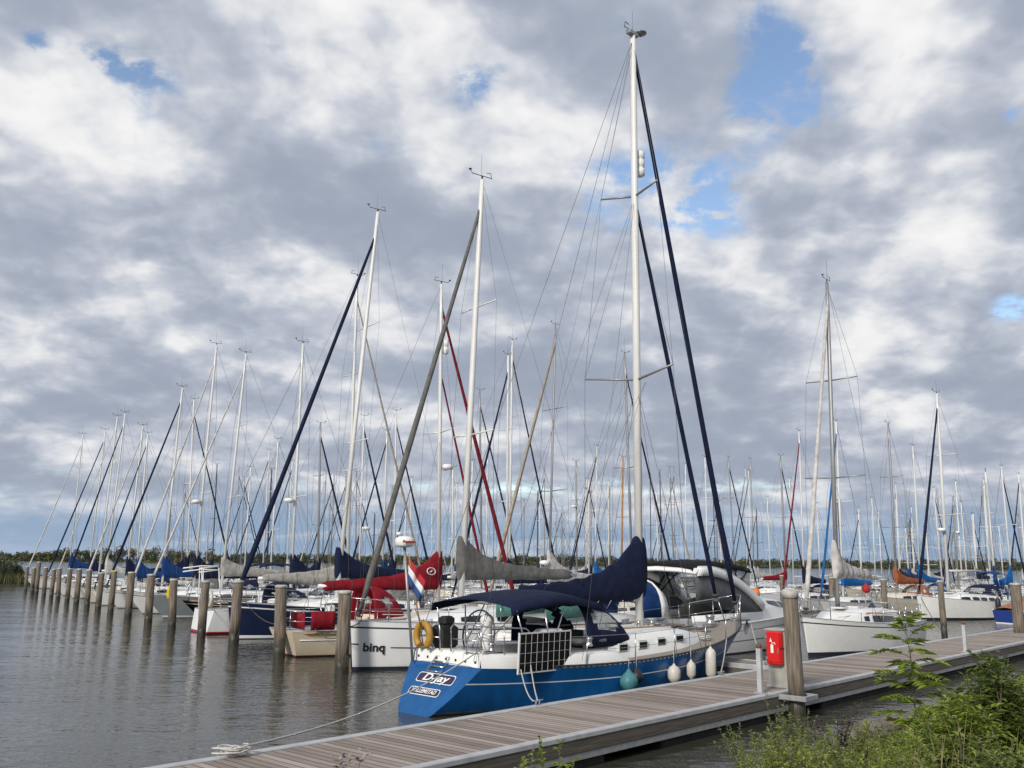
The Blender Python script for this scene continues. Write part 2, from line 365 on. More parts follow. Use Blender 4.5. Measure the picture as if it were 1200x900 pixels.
# ------------------------------------------------------------------ mesh collector
class MB:
    def __init__(s): s.v, s.f, s.m, s.sm = [], [], [], []
    def face(s, idx, m=0, smooth=False): s.f.append(tuple(idx)); s.m.append(m); s.sm.append(smooth)
    def poly(s, pts, m=0):
        b = len(s.v); s.v += [tuple(p) for p in pts]; s.face(range(b, b + len(pts)), m)
    def grid(s, rows, close=False, m=0, smooth=True, cap=False, mats=None):
        b = len(s.v); n = len(rows[0])
        for r in rows: s.v += [tuple(p) for p in r]
        for i in range(len(rows) - 1):
            for j in range(n if close else n - 1):
                k = (j + 1) % n
                s.face((b + i * n + j, b + i * n + k, b + (i + 1) * n + k, b + (i + 1) * n + j), mats[j] if mats else m, smooth)
        if cap:
            s.face([b + j for j in range(n)][::-1], m); s.face([b + (len(rows) - 1) * n + j for j in range(n)], m)
    def tube(s, pts, r=.02, n=6, m=0, cap=True, sq=1.0):
        pts = [Vector(p) for p in pts]; rows = []
        prev = None
        for i, p in enumerate(pts):
            t = (pts[min(i + 1, len(pts) - 1)] - pts[max(i - 1, 0)])
            if t.length < 1e-9: t = Vector((0, 0, 1))
            t.normalize()
            if prev is None:
                a = Vector((0, 1, 0)) if abs(t.y) < .9 else Vector((1, 0, 0))
                a = (a - t * a.dot(t)).normalized()
            else:
                a = (prev - t * prev.dot(t)).normalized()
            prev = a; c = t.cross(a)
            rr = r[i] if isinstance(r, (list, tuple)) else r
            rows.append([p + a * (math.cos(2 * math.pi * k / n) * rr) + c * (math.sin(2 * math.pi * k / n) * rr * sq) for k in range(n)])
        s.grid(rows, True, m, True, cap)
    def box(s, c, d, rot=None, m=0, bev=0.0):
        hx, hy, hz = d[0] / 2, d[1] / 2, d[2] / 2; c = Vector(c)
        if bev <= 0:
            co = [(x, y, z) for z in (-hz, hz) for (x, y) in ((-hx, -hy), (hx, -hy), (hx, hy), (-hx, hy))]
            fs = ((3, 2, 1, 0), (4, 5, 6, 7), (0, 1, 5, 4), (1, 2, 6, 5), (2, 3, 7, 6), (3, 0, 4, 7))
        else:
            def ring(ix, iy, z): return [(-ix, -hy if iy == hy else -iy, z)]
            bx, by, bz = hx - bev, hy - bev, hz - bev
            def oct(ax, ay, cx, cy, z): return [(-cx, -ay, z), (cx, -ay, z), (ax, -cy, z), (ax, cy, z), (cx, ay, z), (-cx, ay, z), (-ax, cy, z), (-ax, -cy, z)]
            lv = [oct(hx - bev, hy - bev, bx - bev, by - bev, -hz), oct(hx, hy, bx, by, -bz), oct(hx, hy, bx, by, bz), oct(hx - bev, hy - bev, bx - bev, by - bev, hz)]
            co = [p for l in lv for p in l]
            fs = [tuple(range(7, -1, -1)), tuple(range(24, 32))] + [(l * 8 + j, l * 8 + (j + 1) % 8, l * 8 + 8 + (j + 1) % 8, l * 8 + 8 + j) for l in range(3) for j in range(8)]
        b = len(s.v)
        for p in co:
            p = Vector(p)
            if rot is not None: p = rot @ p
            s.v.append(tuple(c + p))
        for f in fs: s.face([b + i for i in f], m)
    def lathe(s, prof, c=(0, 0, 0), n=12, m=0, axis=None):
        c = Vector(c); rows = []
        q = Vector(axis).to_track_quat('Z', 'Y') if axis is not None else None
        for (r, z) in prof:
            row = []
            for k in range(n):
                p = Vector((r * math.cos(2 * math.pi * k / n), r * math.sin(2 * math.pi * k / n), z))
                if q: p = q @ p
                row.append(c + p)
            rows.append(row)
        s.grid(rows, True, m, True, True)
    def build(s, name, mats, parent=None, fix=True):
        me = bpy.data.meshes.new(name)
        me.from_pydata(s.v, [], s.f)
        if not isinstance(mats, (list, tuple)): mats = [mats]
        for x in mats: me.materials.append(M[x] if isinstance(x, str) else x)
        me.polygons.foreach_set('material_index', s.m); me.polygons.foreach_set('use_smooth', s.sm)
        if fix:
            bm = bmesh.new(); bm.from_mesh(me); bmesh.ops.recalc_face_normals(bm, faces=bm.faces); bm.to_mesh(me); bm.free()
        me.update()
        o = bpy.data.objects.new(name, me); SC.collection.objects.link(o)
        if parent is not None: o.parent = parent
        return o
def tag(o, label=None, cat=None, group=None, kind=None):
    if label: o['label'] = label
    if cat: o['category'] = cat
    if group: o['group'] = group
    if kind: o['kind'] = kind
    return o
def empty(name, loc, rz=0.0):
    e = bpy.data.objects.new(name, None); SC.collection.objects.link(e)
    e.location = loc; e.rotation_euler = (0, 0, rz); e.empty_display_size = .3
    return e
def lerp(a, b, t): return a + (b - a) * t
def text_obj(name, s, size, m, parent, loc, xdir, zdir, extrude=.002, shear=0.0, sx=1.0, font_bold=0.0):
    cu = bpy.data.curves.new(name, 'FONT'); cu.body = s; cu.size = size; cu.align_x = 'CENTER'; cu.align_y = 'CENTER'
    cu.extrude = extrude; cu.shear = shear; cu.offset = font_bold
    tmp = bpy.data.objects.new('tmp_text', cu); SC.collection.objects.link(tmp)
    dg = bpy.context.evaluated_depsgraph_get()
    me = bpy.data.meshes.new_from_object(tmp.evaluated_get(dg)); bpy.data.objects.remove(tmp); bpy.data.curves.remove(cu)
    xd = Vector(xdir).normalized(); zd = Vector(zdir).normalized(); nd = xd.cross(zd)
    mt = Matrix(((xd.x * sx, zd.x, nd.x, loc[0]), (xd.y * sx, zd.y, nd.y, loc[1]), (xd.z * sx, zd.z, nd.z, loc[2]), (0, 0, 0, 1)))
    me.transform(mt); me.materials.clear(); me.materials.append(M[m])
    o = bpy.data.objects.new(name, me); SC.collection.objects.link(o); o.parent = parent
    return o

# ------------------------------------------------------------------ boat pieces (local frame: x from stern to bow, y to port, z up from the waterline)
class Hull:
    def __init__(h, L, B, fs, fm, fb, stem=.5, tr=.2, sf=.72, tuck=.72):
        h.L, h.B, h.fs, h.fm, h.fb, h.stem, h.tr, h.sf, h.tuck = L, B, fs, fm, fb, stem, tr, sf, tuck
    def sheer(h, t):
        a = h.fs; c = 2 * (h.fs + h.fb - 2 * h.fm); b = h.fb - a - c
        return a + b * t + c * t * t
    def half(h, t):
        if t < .42: return h.B / 2 * (1 - (1 - h.sf) * ((.42 - t) / .42) ** 2)
        s = (t - .42) / .58
        return h.B / 2 * max(0.0, (1 - s ** 2.3)) ** .92 + .03 * s
    def x(h, t, zf):                  # zf: height over the waterline as a share of the sheer
        zf = max(min(zf, 1.0), -.4)
        x0 = h.tr * zf; x1 = h.L - h.stem * (1 - zf)
        return x0 + t * (x1 - x0)
    def pt(h, t, zf, side):
        zs = h.sheer(t); z = zs * zf
        yd = h.half(t)
        wl = lerp(h.tuck, .93, min(1, t / .35)) if t < .55 else lerp(.93, .55, (t - .55) / .45)
        if zf >= 0: y = yd * lerp(wl, 1, min(1, zf) ** .75)
        else: y = yd * wl * max(0.0, 1 + zf * 1.6)
        return Vector((h.x(t, zf), side * y, z))
    def build(h, root, top, rows=None, N=16, transom=None, name='hull', smooth_tr=False):
        # rows: list of (zf limit, material) from the bottom up
        rows = rows or [(-.30, 'blue_anti'), (.02, 'blue_anti'), (.10, 'stripe_white'), (.45, top), (.75, top), (1.0, top)]
        mats = []; zf = [rows[0][0]]; mi = []
        for (z, mn) in rows[1:]:
            if mn not in mats: mats.append(mn)
            zf.append(z); mi.append(mats.index(mn))
        if transom and transom not in mats: mats.append(transom)
        b = MB()
        ts = [(i / N) ** .9 if i < N else 1.0 for i in range(N + 1)]
        for side in (1, -1):
            b.grid([[h.pt(t, z, side) for z in zf] for t in ts], False, 0, True, False, mats=mi)
        for k in range(len(zf) - 1):  # transom in the same bands
            b.poly([h.pt(0, zf[k], 1), h.pt(0, zf[k + 1], 1), h.pt(0, zf[k + 1], -1), h.pt(0, zf[k], -1)], mats.index(transom) if (transom and zf[k] >= 0) else mi[k])
            b.poly([h.pt(1, zf[k], 1), h.pt(1, zf[k + 1], 1), h.pt(1, zf[k + 1], -1), h.pt(1, zf[k], -1)], mi[k])
        return b.build(name, mats, root)
    def deck(h, root, m, N=14, drop=.025, camber=.05):
        b = MB(); rows = []
        for i in range(N + 1):
            t = i / N; p = h.pt(t, 1, 1); q = h.pt(t, 1, -1)
            rows.append([Vector((p.x, p.y * f, p.z - drop + camber * (1 - f * f))) for f in (1, .6, 0, -.6, -1)])
        b.grid(rows, False, 0, True)
        return b.build('deck', m, root)
    def rail(h, root, m, r=.022, N=16, t0=0, t1=1, name='toe_rail', lift=.01):
        b = MB()
        pts = [h.pt(lerp(t0, t1, i / N), 1, 1) + Vector((0, -.015, lift)) for i in range(N + 1)]
        pts += [h.pt(lerp(t0, t1, i / N), 1, -1) + Vector((0, .015, lift)) for i in range(N, -1, -1)]
        b.tube(pts, r, 4)
        return b.build(name, m, root)
    def t_at(h, x): return max(0.0, min(1.0, (x - h.tr) / (h.L - h.tr)))
    def zd(h, x): return h.sheer(h.t_at(x))

def coachroof(root, h, x0, x1, w, hgt, m, win='window', nwin=3, front=.45, wz=(.14, .60), wx=(.12, .8)):
    """x0 aft end, x1 forward end"""
    N = 10; secs = []
    for i in range(N + 1):
        k = i / N; x = lerp(x0, x1, k)
        hh = hgt * (1.0 if k < 1 - front else max(.02, math.cos((k - (1 - front)) / front * math.pi / 2) ** .8))
        ww = min(w, h.half(h.t_at(x)) * .74) * (1.0 if k < .6 else lerp(1, .72, (k - .6) / .4))
        z = h.zd(x) - .02
        secs.append((x, ww, z, hh))
    b = MB()
    prof = lambda s: [Vector((s[0], y * s[1], s[2] + zz * s[3])) for (y, zz) in ((1, 0), (.93, .62), (.86, .86), (.66, .98), (.3, 1.05), (0, 1.07), (-.3, 1.05), (-.66, .98), (-.86, .86), (-.93, .62), (-1, 0))]
    b.grid([prof(s) for s in secs], False, 0, True, False)
    b.poly(prof(secs[0])); b.poly(prof(secs[-1]))
    cab = b.build('cabin', m, root)
    if win:
        def side(k, zz, sd):
            k = k * N; i = min(int(k), N - 1); f = k - i
            s = [lerp(secs[i][q], secs[i + 1][q], f) for q in range(4)]
            y = lerp(1, .93, zz / .62) if zz < .62 else lerp(.93, .86, (zz - .62) / .24)
            return Vector((s[0], sd * (y * s[1] + .014), s[2] + zz * s[3]))
        for sd in (1, -1):
            for j in range(nwin):
                a = lerp(wx[0], wx[1], (j + .06) / nwin); c = lerp(wx[0], wx[1], (j + .86) / nwin)
                wb = MB(); K = 4; e = (c - a) * .12
                rows = []
                for q in range(K + 1):
                    kk = lerp(a, c, q / K); ins = .12 if q in (0, K) else 0
                    rows.append([side(kk, lerp(wz[0], wz[1], ins), sd), side(kk, lerp(wz[0], wz[1], 1 - ins), sd)])
                wb.grid(rows, False, 0, False)
                wb.build('cabin_window', win, cab, fix=False)
    return cab

def mast_part(root, x, z0, ztop, rake, m, r=.075, spreaders=2, swl=1.0, beam=2.6, radome=False, reflector=False, simple=False, sw=.025):
    """rake: x shift of the masthead; returns function p(z)"""
    P = lambda z: Vector((x + rake * (z - z0) / (ztop - z0), 0, z))
    b = MB(); zs = [z0, lerp(z0, ztop, .5), lerp(z0, ztop, .9), ztop]
    b.tube([P(z) for z in zs], [r, r, r * .93, r * .74], 8 if not simple else 6, sq=.78)
    mo = b.build('mast', m, root)
    H = ztop - z0
    levels = {0: [], 1: [.53], 2: [.38, .68], 3: [.28, .52, .76]}[spreaders]
    tips = []
    for i, l in enumerate(levels):
        w = swl * (1 - .12 * i); p = P(z0 + H * l)
        for sd in (1, -1):
            sb = MB(); tip = p + Vector((-.10 * w, sd * w, .05 * w))
            sb.tube([p, tip], [sw, sw * .7], 5); sb.build('spreader', m, mo)
        tips.append((p, w))
    v = MB(); p = P(ztop)
    s = max(.55, r / .10)
    v.tube([p - Vector((0, 0, .05)), p + Vector((.0, 0, .10 * s))], .03 * s, 5)
    v.tube([p + Vector((-.32 * s, 0, .12 * s)), p + Vector((.34 * s, 0, .12 * s)), p + Vector((.42 * s, 0, .22 * s))], .013 * s, 4)
    v.tube([p + Vector((-.34 * s, 0, .10 * s)), p + Vector((-.30 * s, .0, .27 * s)), p + Vector((-.16 * s, 0, .25 * s))], .012 * s, 4)
    v.lathe([(.0, 0), (.05 * s, .02), (.05 * s, .05), (0, .07)], p + Vector((.42 * s, 0, .2 * s)), 6)
    v.build('wind_vane', 'dark_mast', mo)
    a = MB(); a.tube([p + Vector((.06, .05, 0)), p + Vector((.06, .05, .85))], .006, 3); a.build('antenna', 'wire', mo)
    if radome:
        zz = z0 + H * (radome if isinstance(radome, float) else .38); q = P(zz)
        d = MB(); d.lathe([(.02, -.09), (.22, -.08), (.25, 0), (.22, .09), (.05, .12)], q + Vector((.32, 0, .08)), 12)
        d.box(q + Vector((.14, 0, -.02)), (.3, .08, .05)); d.build('radome', 'white', mo)
    if reflector:
        q = P(z0 + H * (reflector if isinstance(reflector, float) else .76))
        d = MB(); d.lathe([(.02, -.30), (.11, -.26), (.11, -.02), (.09, 0), (.11, .02), (.11, .26), (.02, .30)], q + Vector((.22, 0, 0)), 10); d.build('radar_reflector', 'white', mo)
    return P, tips, mo

def wire(root, a, b, r=.006, name='shroud', m='wire', n=4):
    w = MB(); w.tube([a, b], r, n); return w.build(name, m, root, fix=False)

def rigging(root, h, P, z0, ztop, tips, x, r=.006, back=True, fore=None, fh=1.0):
    cx = x - .25; t = h.t_at(cx)
    for sd in (1, -1):
        c = Vector((cx, sd * h.half(t) * .92, h.zd(cx)))
        pts = [c]
        for (p, w) in tips: pts.append(p + Vector((-.10 * w, sd * w, .05 * w)))
        pts.append(P(lerp(z0, ztop, .985)))
        b = MB(); b.tube(pts, r, 4); b.build('shroud', 'wire', root, fix=False)
        if tips:
            wire(root, c + Vector((-.5, 0, 0)), tips[0][0], r)
    if back: wire(root, P(ztop - .03), Vector((.15, 0, h.fs + .05)), r, 'backstay')

def furled(root, a, b, m, r=.065, name='furled_headsail', taper=.45):
    a, b = Vector(a), Vector(b); s = MB(); K = 14
    pts = [a.lerp(b, i / K) for i in range(K + 1)]
    rr = [r * (lerp(1.0, taper, (i / K) ** 1.3) * random.uniform(.93, 1.07)) * (.55 if i == 0 else 1) for i in range(K + 1)]
    s.tube(pts, rr, 6)
    o = s.build(name, m, root)
    d = MB(); ax = (b - a).normalized(); d.lathe([(.02, 0), (.10, .02), (.10, .05), (.05, .07), (.05, .16), (.1, .18), (.1, .21), (.02, .23)], a - ax * .22, 10, axis=ax)
    d.build('furler_drum', 'dark_mast', o)
    return o

def sail_cover(root, x, zb, length, m, hm=1.0, mrad=.09, dirx=-1, r=.15, droop=.0, boom='alu', K=26, sink=.0, logo=None, seed=0, ties=False):
    b = MB(); e = Vector((x + dirx * length, 0, zb - droop))
    b.tube([Vector((x, 0, zb - .02)), e], .06, 8, sq=1.2)
    bo = b.build('boom', boom, root)
    s = MB(); rows = []; n = 14
    L2 = length * .97
    for i in range(K + 1):
        k = i / K; xx = x - dirx * (mrad + .045) + dirx * (k * (L2 + mrad + .045))
        top = .17 + hm * math.exp(-max(0, k - .05) * 6.5) + .22 * (1 - k) ** 1.2 + .012 * math.sin(k * 40 + seed)
        bot = -.15 - sink * math.sin(min(1, k * 1.15) * math.pi) + .012 * math.sin(k * 31 + 1 + seed)
        if i == K: top *= .55; bot *= .5
        w = lerp(r, r * .5, k) * (1 if 0 < i < K else .6)
        row = []
        for j in range(n):
            a_ = 2 * math.pi * j / n; cz = math.cos(a_); sy = math.sin(a_)
            zz = lerp(bot, top, (cz + 1) / 2)
            f = (cz + 1) / 2                      # narrow towards the ridge
            yy = sy * w * (1.12 - .72 * f if f > .35 else .87 + .3 * f) * (1 + .12 * math.sin(k * 55 + j * 2.1 + seed))
            if k < .065: yy = math.copysign(abs(sy) ** .8, sy) * max(mrad * 1.18, w * (.9 - .45 * f))
            row.append(Vector((xx, yy, zb - droop * k + zz)))
        rows.append(row)
    s.grid(rows, True, 0, True, True)
    c = s.build('sail_cover', m, root)
    if ties:
        for q in range(6):
            i = int(lerp(K * .14, K * .94, q / 5)); t_ = MB(); t_.tube([p + (p - sum(rows[i], Vector()) / n) * .06 for p in rows[i] + rows[i][:1]], .008, 4); t_.build('cover_tie', 'rope_dark', c, fix=False)
    return bo, c

def pulpit(root, h, hgt=.62, r=.016, m='steel', back=.9):
    b = MB(); t0 = h.t_at(h.L - back)
    def side(t, z, sd): p = h.pt(t, 1, sd); return Vector((p.x, p.y * .94, p.z + z))
    top = [side(t0, hgt, 1), side(lerp(t0, 1, .55), hgt + .02, 1), Vector((h.L - .02, .10, h.fb + hgt + .04)), Vector((h.L - .02, -.10, h.fb + hgt + .04)), side(lerp(t0, 1, .55), hgt + .02, -1), side(t0, hgt, -1)]
    b.tube([side(t0, 0, 1)] + top + [side(t0, 0, -1)], r, 5)
    for sd in (1, -1):
        b.tube([side(lerp(t0, 1, .75), 0, sd), side(lerp(t0, 1, .62), hgt, sd)], r, 5)
        b.tube([side(t0, hgt * .5, sd), side(lerp(t0, 1, .68), hgt * .5, sd)], r * .8, 4)
    return b.build('pulpit', m, root)
def pushpit(root, h, hgt=.62, r=.016, m='steel', fwd=.9, gap=True):
    b = MB()
    def side(x, z, sd): p = h.pt(h.t_at(x), 1, sd); return Vector((p.x, p.y * .94, p.z + z))
    pts = []
    yb = h.half(0) * .9; xb = h.tr + .06
    for zz, rr in ((hgt, r), (hgt * .5, r * .8)):
        b.tube([side(fwd, zz, 1), Vector((xb + .15, yb, h.fs + zz)), Vector((xb, yb * .75, h.fs + zz)), Vector((xb, -yb * .75, h.fs + zz)), Vector((xb + .15, -yb, h.fs + zz)), side(fwd, zz, -1)], rr, 5)
    for sd in (1, -1):
        b.tube([side(fwd, 0, sd), side(fwd, hgt, sd)], r, 5); b.tube([Vector((xb, sd * yb * .75, h.fs)), Vector((xb, sd * yb * .75, h.fs + hgt))], r, 5)
        b.tube([Vector((xb, sd * yb * .28, h.fs)), Vector((xb, sd * yb * .28, h.fs + hgt))], r, 5)
    return b.build('pushpit', m, root)
def lifelines(root, h, x0, x1, n, hgt=.6, r=.005, post=.011):
    for sd in (1, -1):
        for zz in (hgt, hgt * .52):
            b = MB(); pts = []
            for i in range(n + 2):
                p = h.pt(h.t_at(lerp(x0, x1, i / (n + 1))), 1, sd); pts.append(Vector((p.x, p.y * .955, p.z + zz)))
            b.tube(pts, r, 3); b.build('lifeline', 'steel', root, fix=False)
        for i in range(1, n + 1):
            p = h.pt(h.t_at(lerp(x0, x1, i / (n + 1))), 1, sd); q = Vector((p.x, p.y * .955, p.z))
            b = MB(); b.tube([q, q + Vector((0, 0, hgt))], [post, post * .8], 5); b.build('stanchion', 'steel', root, fix=False)

def sprayhood(root, h, xa, ln, w, hgt, m, zb=None, pane='clear_pvc', name='sprayhood', big=False):
    z0 = zb if zb is not None else h.zd(xa)
    K, n = 7, 13
    def pt(k, a):
        x = xa + ln * k; hh = hgt * math.sqrt(max(0.02, 1 - (k ** 2.2) * .93)); ww = w * (1 - .12 * k)
        c, s = math.cos(a), math.sin(a)
        return Vector((x - .25 * hgt * (1 - k) * 0, ww * math.copysign(abs(c) ** .55, c), z0 + hh * abs(s) ** .75))
    K, n = 12, 25
    G = [[pt(i / K, math.pi * j / (n - 1)) for j in range(n)] for i in range(K + 1)]
    wins = ((8, 12, 7, 17), (2, 9, 2, 6), (2, 9, 18, 22)) if pane and big else ((8, 11, 8, 16), (3, 7, 3, 6), (3, 7, 18, 21)) if pane else ()
    inwin = lambda i, j: next((q for q, (i0, i1, j0, j1) in enumerate(wins) if i0 <= i < i1 and j0 <= j < j1 and not (i in (i0, i1 - 1) and j in (j0, j1 - 1))), None)
    b = MB(); b.v = [tuple(p) for r in G for p in r]
    ws = [MB() for _ in wins]
    for w_ in ws: w_.v = list(b.v)
    for i in range(K):
        for j in range(n - 1):
            f = (i * n + j, i * n + j + 1, (i + 1) * n + j + 1, (i + 1) * n + j); q = inwin(i, j)
            (b if q is None else ws[q]).face(f, 0, True)
    o = b.build(name, m, root); md = o.modifiers.new('thick', 'SOLIDIFY'); md.thickness = .018
    for w_ in ws:
        used = sorted({v for f in w_.f for v in f}); ix = {v: k for k, v in enumerate(used)}
        w_.v = [w_.v[v] for v in used]; w_.f = [tuple(ix[v] for v in f) for f in w_.f]
        w_.build('clear_window', pane, o, fix=False)
    return o

def build_sailboat(S):
    """one sailing yacht from a spec; S: name,label,pos,ang,L + options"""
    g = S.get
    L = S['L']; B = g('B', L * .31); fb = g('fb', .085 * L + .32); fs = g('fs', fb * .74); fm = g('fm', fb * .76)
    root = empty('sailing_boat', S['pos'], S['ang'])
    tag(root, S['label'], 'sailboat', g('group', 'sailing boats moored in the marina'))
    near = g('near', False)
    h = Hull(L, B, fs, fm, fb, g('stem', .25 if g('plumb') else .1 * L), g('tr', .18), g('sf', .74), g('tuck', .8))
    hm = g('hull', 'white')
    st = g('stripe')
    rows = [(-.30, g('anti', 'blue_anti')), (.03, g('anti', 'blue_anti')), (.07, g('boot', 'stripe_white')), (.11, g('boot2', g('boot', 'stripe_white'))), (.45, hm), (.70, hm)]
    rows += [(.86, hm), (.895, st), (1.0, hm)] if st else [(.88, hm), (1.0, hm)]
    h.build(root, hm, rows, N=26 if near else 13)
    h.deck(root, g('deckm', 'deck'))
    h.rail(root, g('railm', 'alu_g'))
    xm = S['xm']; zt = S['ztop']
    cx0, cx1 = L * .30, min(L * .80, xm + L * .2)
    cab = coachroof(root, h, cx0, cx1, B * .36, g('cab', .42 if L > 8 else .36), g('cabm', hm if hm in ('white', 'white_b', 'ivory', 'cream') else 'white'), nwin=g('nwin', 3))
    z0 = h.zd(xm) + g('cab', .42) * .9
    mm = g('mastm', 'alu')
    mr = g('mr', .078 + .002 * (zt - 8))
    P, tips, mo = mast_part(root, xm, z0, zt, S['rake'], mm, mr, g('spr', 2), g('swl', B * .36), B, g('radome'), g('reflector'), not near, sw=.03)
    rigging(root, h, P, z0, zt, tips, xm, .008 if not near else .006)
    zb = z0 + g('boomz', .75)
    if g('cover'):
        sail_cover(root, xm - .05, zb, g('bl', min(L * .40, xm - .3)), g('cover'), g('ch', .9), dirx=-1, r=g('cr', .17), droop=g('droop', .0), mrad=mr, ties=near, sink=g('sink', .0), seed=random.random() * 6)
    else:
        b = MB(); b.tube([Vector((xm, 0, zb)), Vector((xm - L * .38, 0, zb))], .06, 7); b.build('boom', mm, root)
    fa = Vector((L - g('fx', .22), 0, fb + .32)); fz = lerp(z0, zt, g('ff', .93))
    if g('stay'):
        furled(root, fa, P(fz), g('stay'), g('sr', .075), taper=g('staper', .5))
    else:
        wire(root, fa, P(fz), .009, 'forestay')
    if g('inner'):
        furled(root, Vector((lerp(xm, L, .62), 0, h.zd(lerp(xm, L, .62)) + .3)), P(lerp(z0, zt, .72)), g('inner'), .06, 'furled_staysail')
    pulpit(root, h, .6, .018 if not near else .015); pushpit(root, h, .6, .018 if not near else .015)
    lifelines(root, h, .95, L - .9, 4 if near else 3, post=.013)
    if g('hood'):
        sprayhood(root, h, cx0 - .25, L * .14, B * .33, g('hoodh', .95), g('hood'), h.zd(cx0) + .05)
    if g('bimini'):
        b = MB(); w = B * .36; zz = h.fs + 1.75; rows = []
        for i in range(7):
            k = i / 6; rows.append([Vector((lerp(.5, L * .27, k), w * f, zz + .12 * math.sin(k * math.pi) + .16 * (1 - f * f))) for f in (1, .6, 0, -.6, -1)])
        for r2 in rows[::-1]: pass
        b.grid(rows, False, 0, True); bm_ = b.build('bimini', g('bimini'), root)
        md = bm_.modifiers.new('thick', 'SOLIDIFY'); md.thickness = .02
        for sd in (1, -1):
            f = MB(); f.tube([Vector((L * .14, sd * B * .37, h.fs)), Vector((.55, sd * w, zz))], .013, 5); f.build('bimini_frame', 'steel', bm_)
            f = MB(); f.tube([Vector((L * .14, sd * B * .37, h.fs)), Vector((L * .26, sd * w, zz))], .013, 5); f.build('bimini_frame', 'steel', bm_)
    if near:
        for q in range(2):
            xh = cx0 + (cx1 - cx0) * (.45 + .3 * q); b = MB(); b.box((xh, .0, h.zd(xh) + g('cab', .42) * (1.1 if q == 0 else .98)), (.5, .5, .07), bev=.02); hh = b.build('hatch', 'alu', root)
            b = MB(); b.box((xh, .0, h.zd(xh) + g('cab', .42) * (1.1 if q == 0 else .98) + .04), (.4, .4, .012)); b.build('pane', 'window', hh)
        for sd in (1, -1):
            for xw in (cx0 - .5, cx0 + .25):
                b = MB(); b.lathe([(.07, 0), (.085, .02), (.055, .06), (.06, .14), (.08, .17), (.03, .2)], (xw, sd * B * .33, h.zd(xw) + .2), 10); b.build('winch', 'steel', root)
            b = MB(); b.tube([(L - 1.6, sd * .5, fb - .02), (cx0, sd * B * .36, h.zd(cx0) + g('cab', .42) + .05)], .012, 4); b.build('jackline', 'rope', root)
    if g('wheel'):
        b = MB(); c = Vector((L * .13, 0, h.fs + .75)); ring = [c + Vector((0, .42 * math.cos(a_), .42 * math.sin(a_))) for a_ in [2 * math.pi * q / 18 for q in range(19)]]
        b.tube(ring, .016, 5)
        for q in range(3): a_ = math.pi * q / 3; b.tube([c + Vector((0, .42 * math.cos(a_), .42 * math.sin(a_))), c - Vector((0, .42 * math.cos(a_), .42 * math.sin(a_)))], .01, 4)
        b.build('steering_wheel', 'steel', root)
        b = MB(); b.box((L * .13 + .15, 0, h.fs + .35), (.25, .3, .8), bev=.04); b.build('binnacle', 'white', root)
    return root, h, P

# ================================================================== THE SETTING
def quad(name, pts, m, kind=None):
    b = MB(); b.poly(pts); o = b.build(name, m, fix=False)
    if kind: o['kind'] = kind
    return o
w = MB()
ys = [-60, 0, 40, 100, 250, 600, 1500]
w.grid([[Vector((x, y, 0)) for y in ys] for x in (-1600, -400, -100, 0, 100, 400, 1600)], False, 0, False)
o = w.build('water', 'water', fix=False); tag(o, 'dull grey green harbour water with small ripples', None, None, 'structure')
# far shore: low land beyond the water, one sheet to the horizon, a little nearer towards the west
def shore_y(x):
    return 1000 + 0.12 * x + 40 * math.sin(x * .004 + 1) + 14 * math.sin(x * .019)
b = MB(); rows = []
for i in range(81):
    x = -2600 + 65 * i; y0 = shore_y(x)
    rows.append([Vector((x, y0, -.3)), Vector((x, y0 + 8, .6)), Vector((x, y0 + 60, 1.2)), Vector((x * 1.6, y0 + 900, 2)), Vector((x * 4, 9000, 3))])
b.grid(rows, False, 0, True); tag(b.build('far_shore', 'land', fix=False), None, None, None, 'structure')

# far wood: trunks and crowns of many leaf clumps; reads as one mass along the shore
def leaf_cloud(mb, c, rx, ry, rz, n, size, m=0, flat=.5):
    for _ in range(n):
        d = rng.normal(size=3); d /= np.linalg.norm(d) + 1e-9; r = rng.random() ** .38
        p = Vector((c[0] + d[0] * rx * r, c[1] + d[1] * ry * r, c[2] + d[2] * rz * r))
        a = Vector(rng.normal(size=3)).normalized(); q = Vector(rng.normal(size=3)); q = (q - a * q.dot(a)).normalized()
        s = size * rng.uniform(.6, 1.4)
        mb.poly([p - a * s, p + q * s * flat, p + a * s, p - q * s * flat], m)
fb_ = MB()
x = -900.0
while x < 1150:
    y = shore_y(x) + rng.uniform(6, 40)
    px = x / y
    h_ = rng.uniform(7, 13) * (1 + .25 * math.sin(x * .021) * math.sin(x * .0063 + 1)) * (1.12 if -.62 < px < -.2 else .98)
    if px < -.50: h_ *= rng.uniform(.62, .95)
    if rng.random() < .08: h_ *= 1.22
    wd = h_ * rng.uniform(.42, .8)
    aut = 1 if rng.random() < (.30 if px < -.1 else .14) else 0
    for k in range(4):
        leaf_cloud(fb_, (x + rng.uniform(-.4, .4) * wd, y + rng.uniform(-3, 3), h_ * rng.uniform(.38, .72)), wd * .5, wd * .5, h_ * rng.uniform(.24, .34), 30, 1.15, aut)
    leaf_cloud(fb_, (x, y - 4, h_ * .2), wd * .9, 4, h_ * .26, 46, 1.2, 1 if rng.random() < .25 else 0)
    x += wd * rng.uniform(.26, .46)
o = fb_.build('far_woods', ['far_leaf', 'far_leaf_autumn'], fix=False); tag(o, 'dark green treeline along the far shore of the lake', 'woods', None, 'stuff')
print('far woods faces', len(fb_.f))

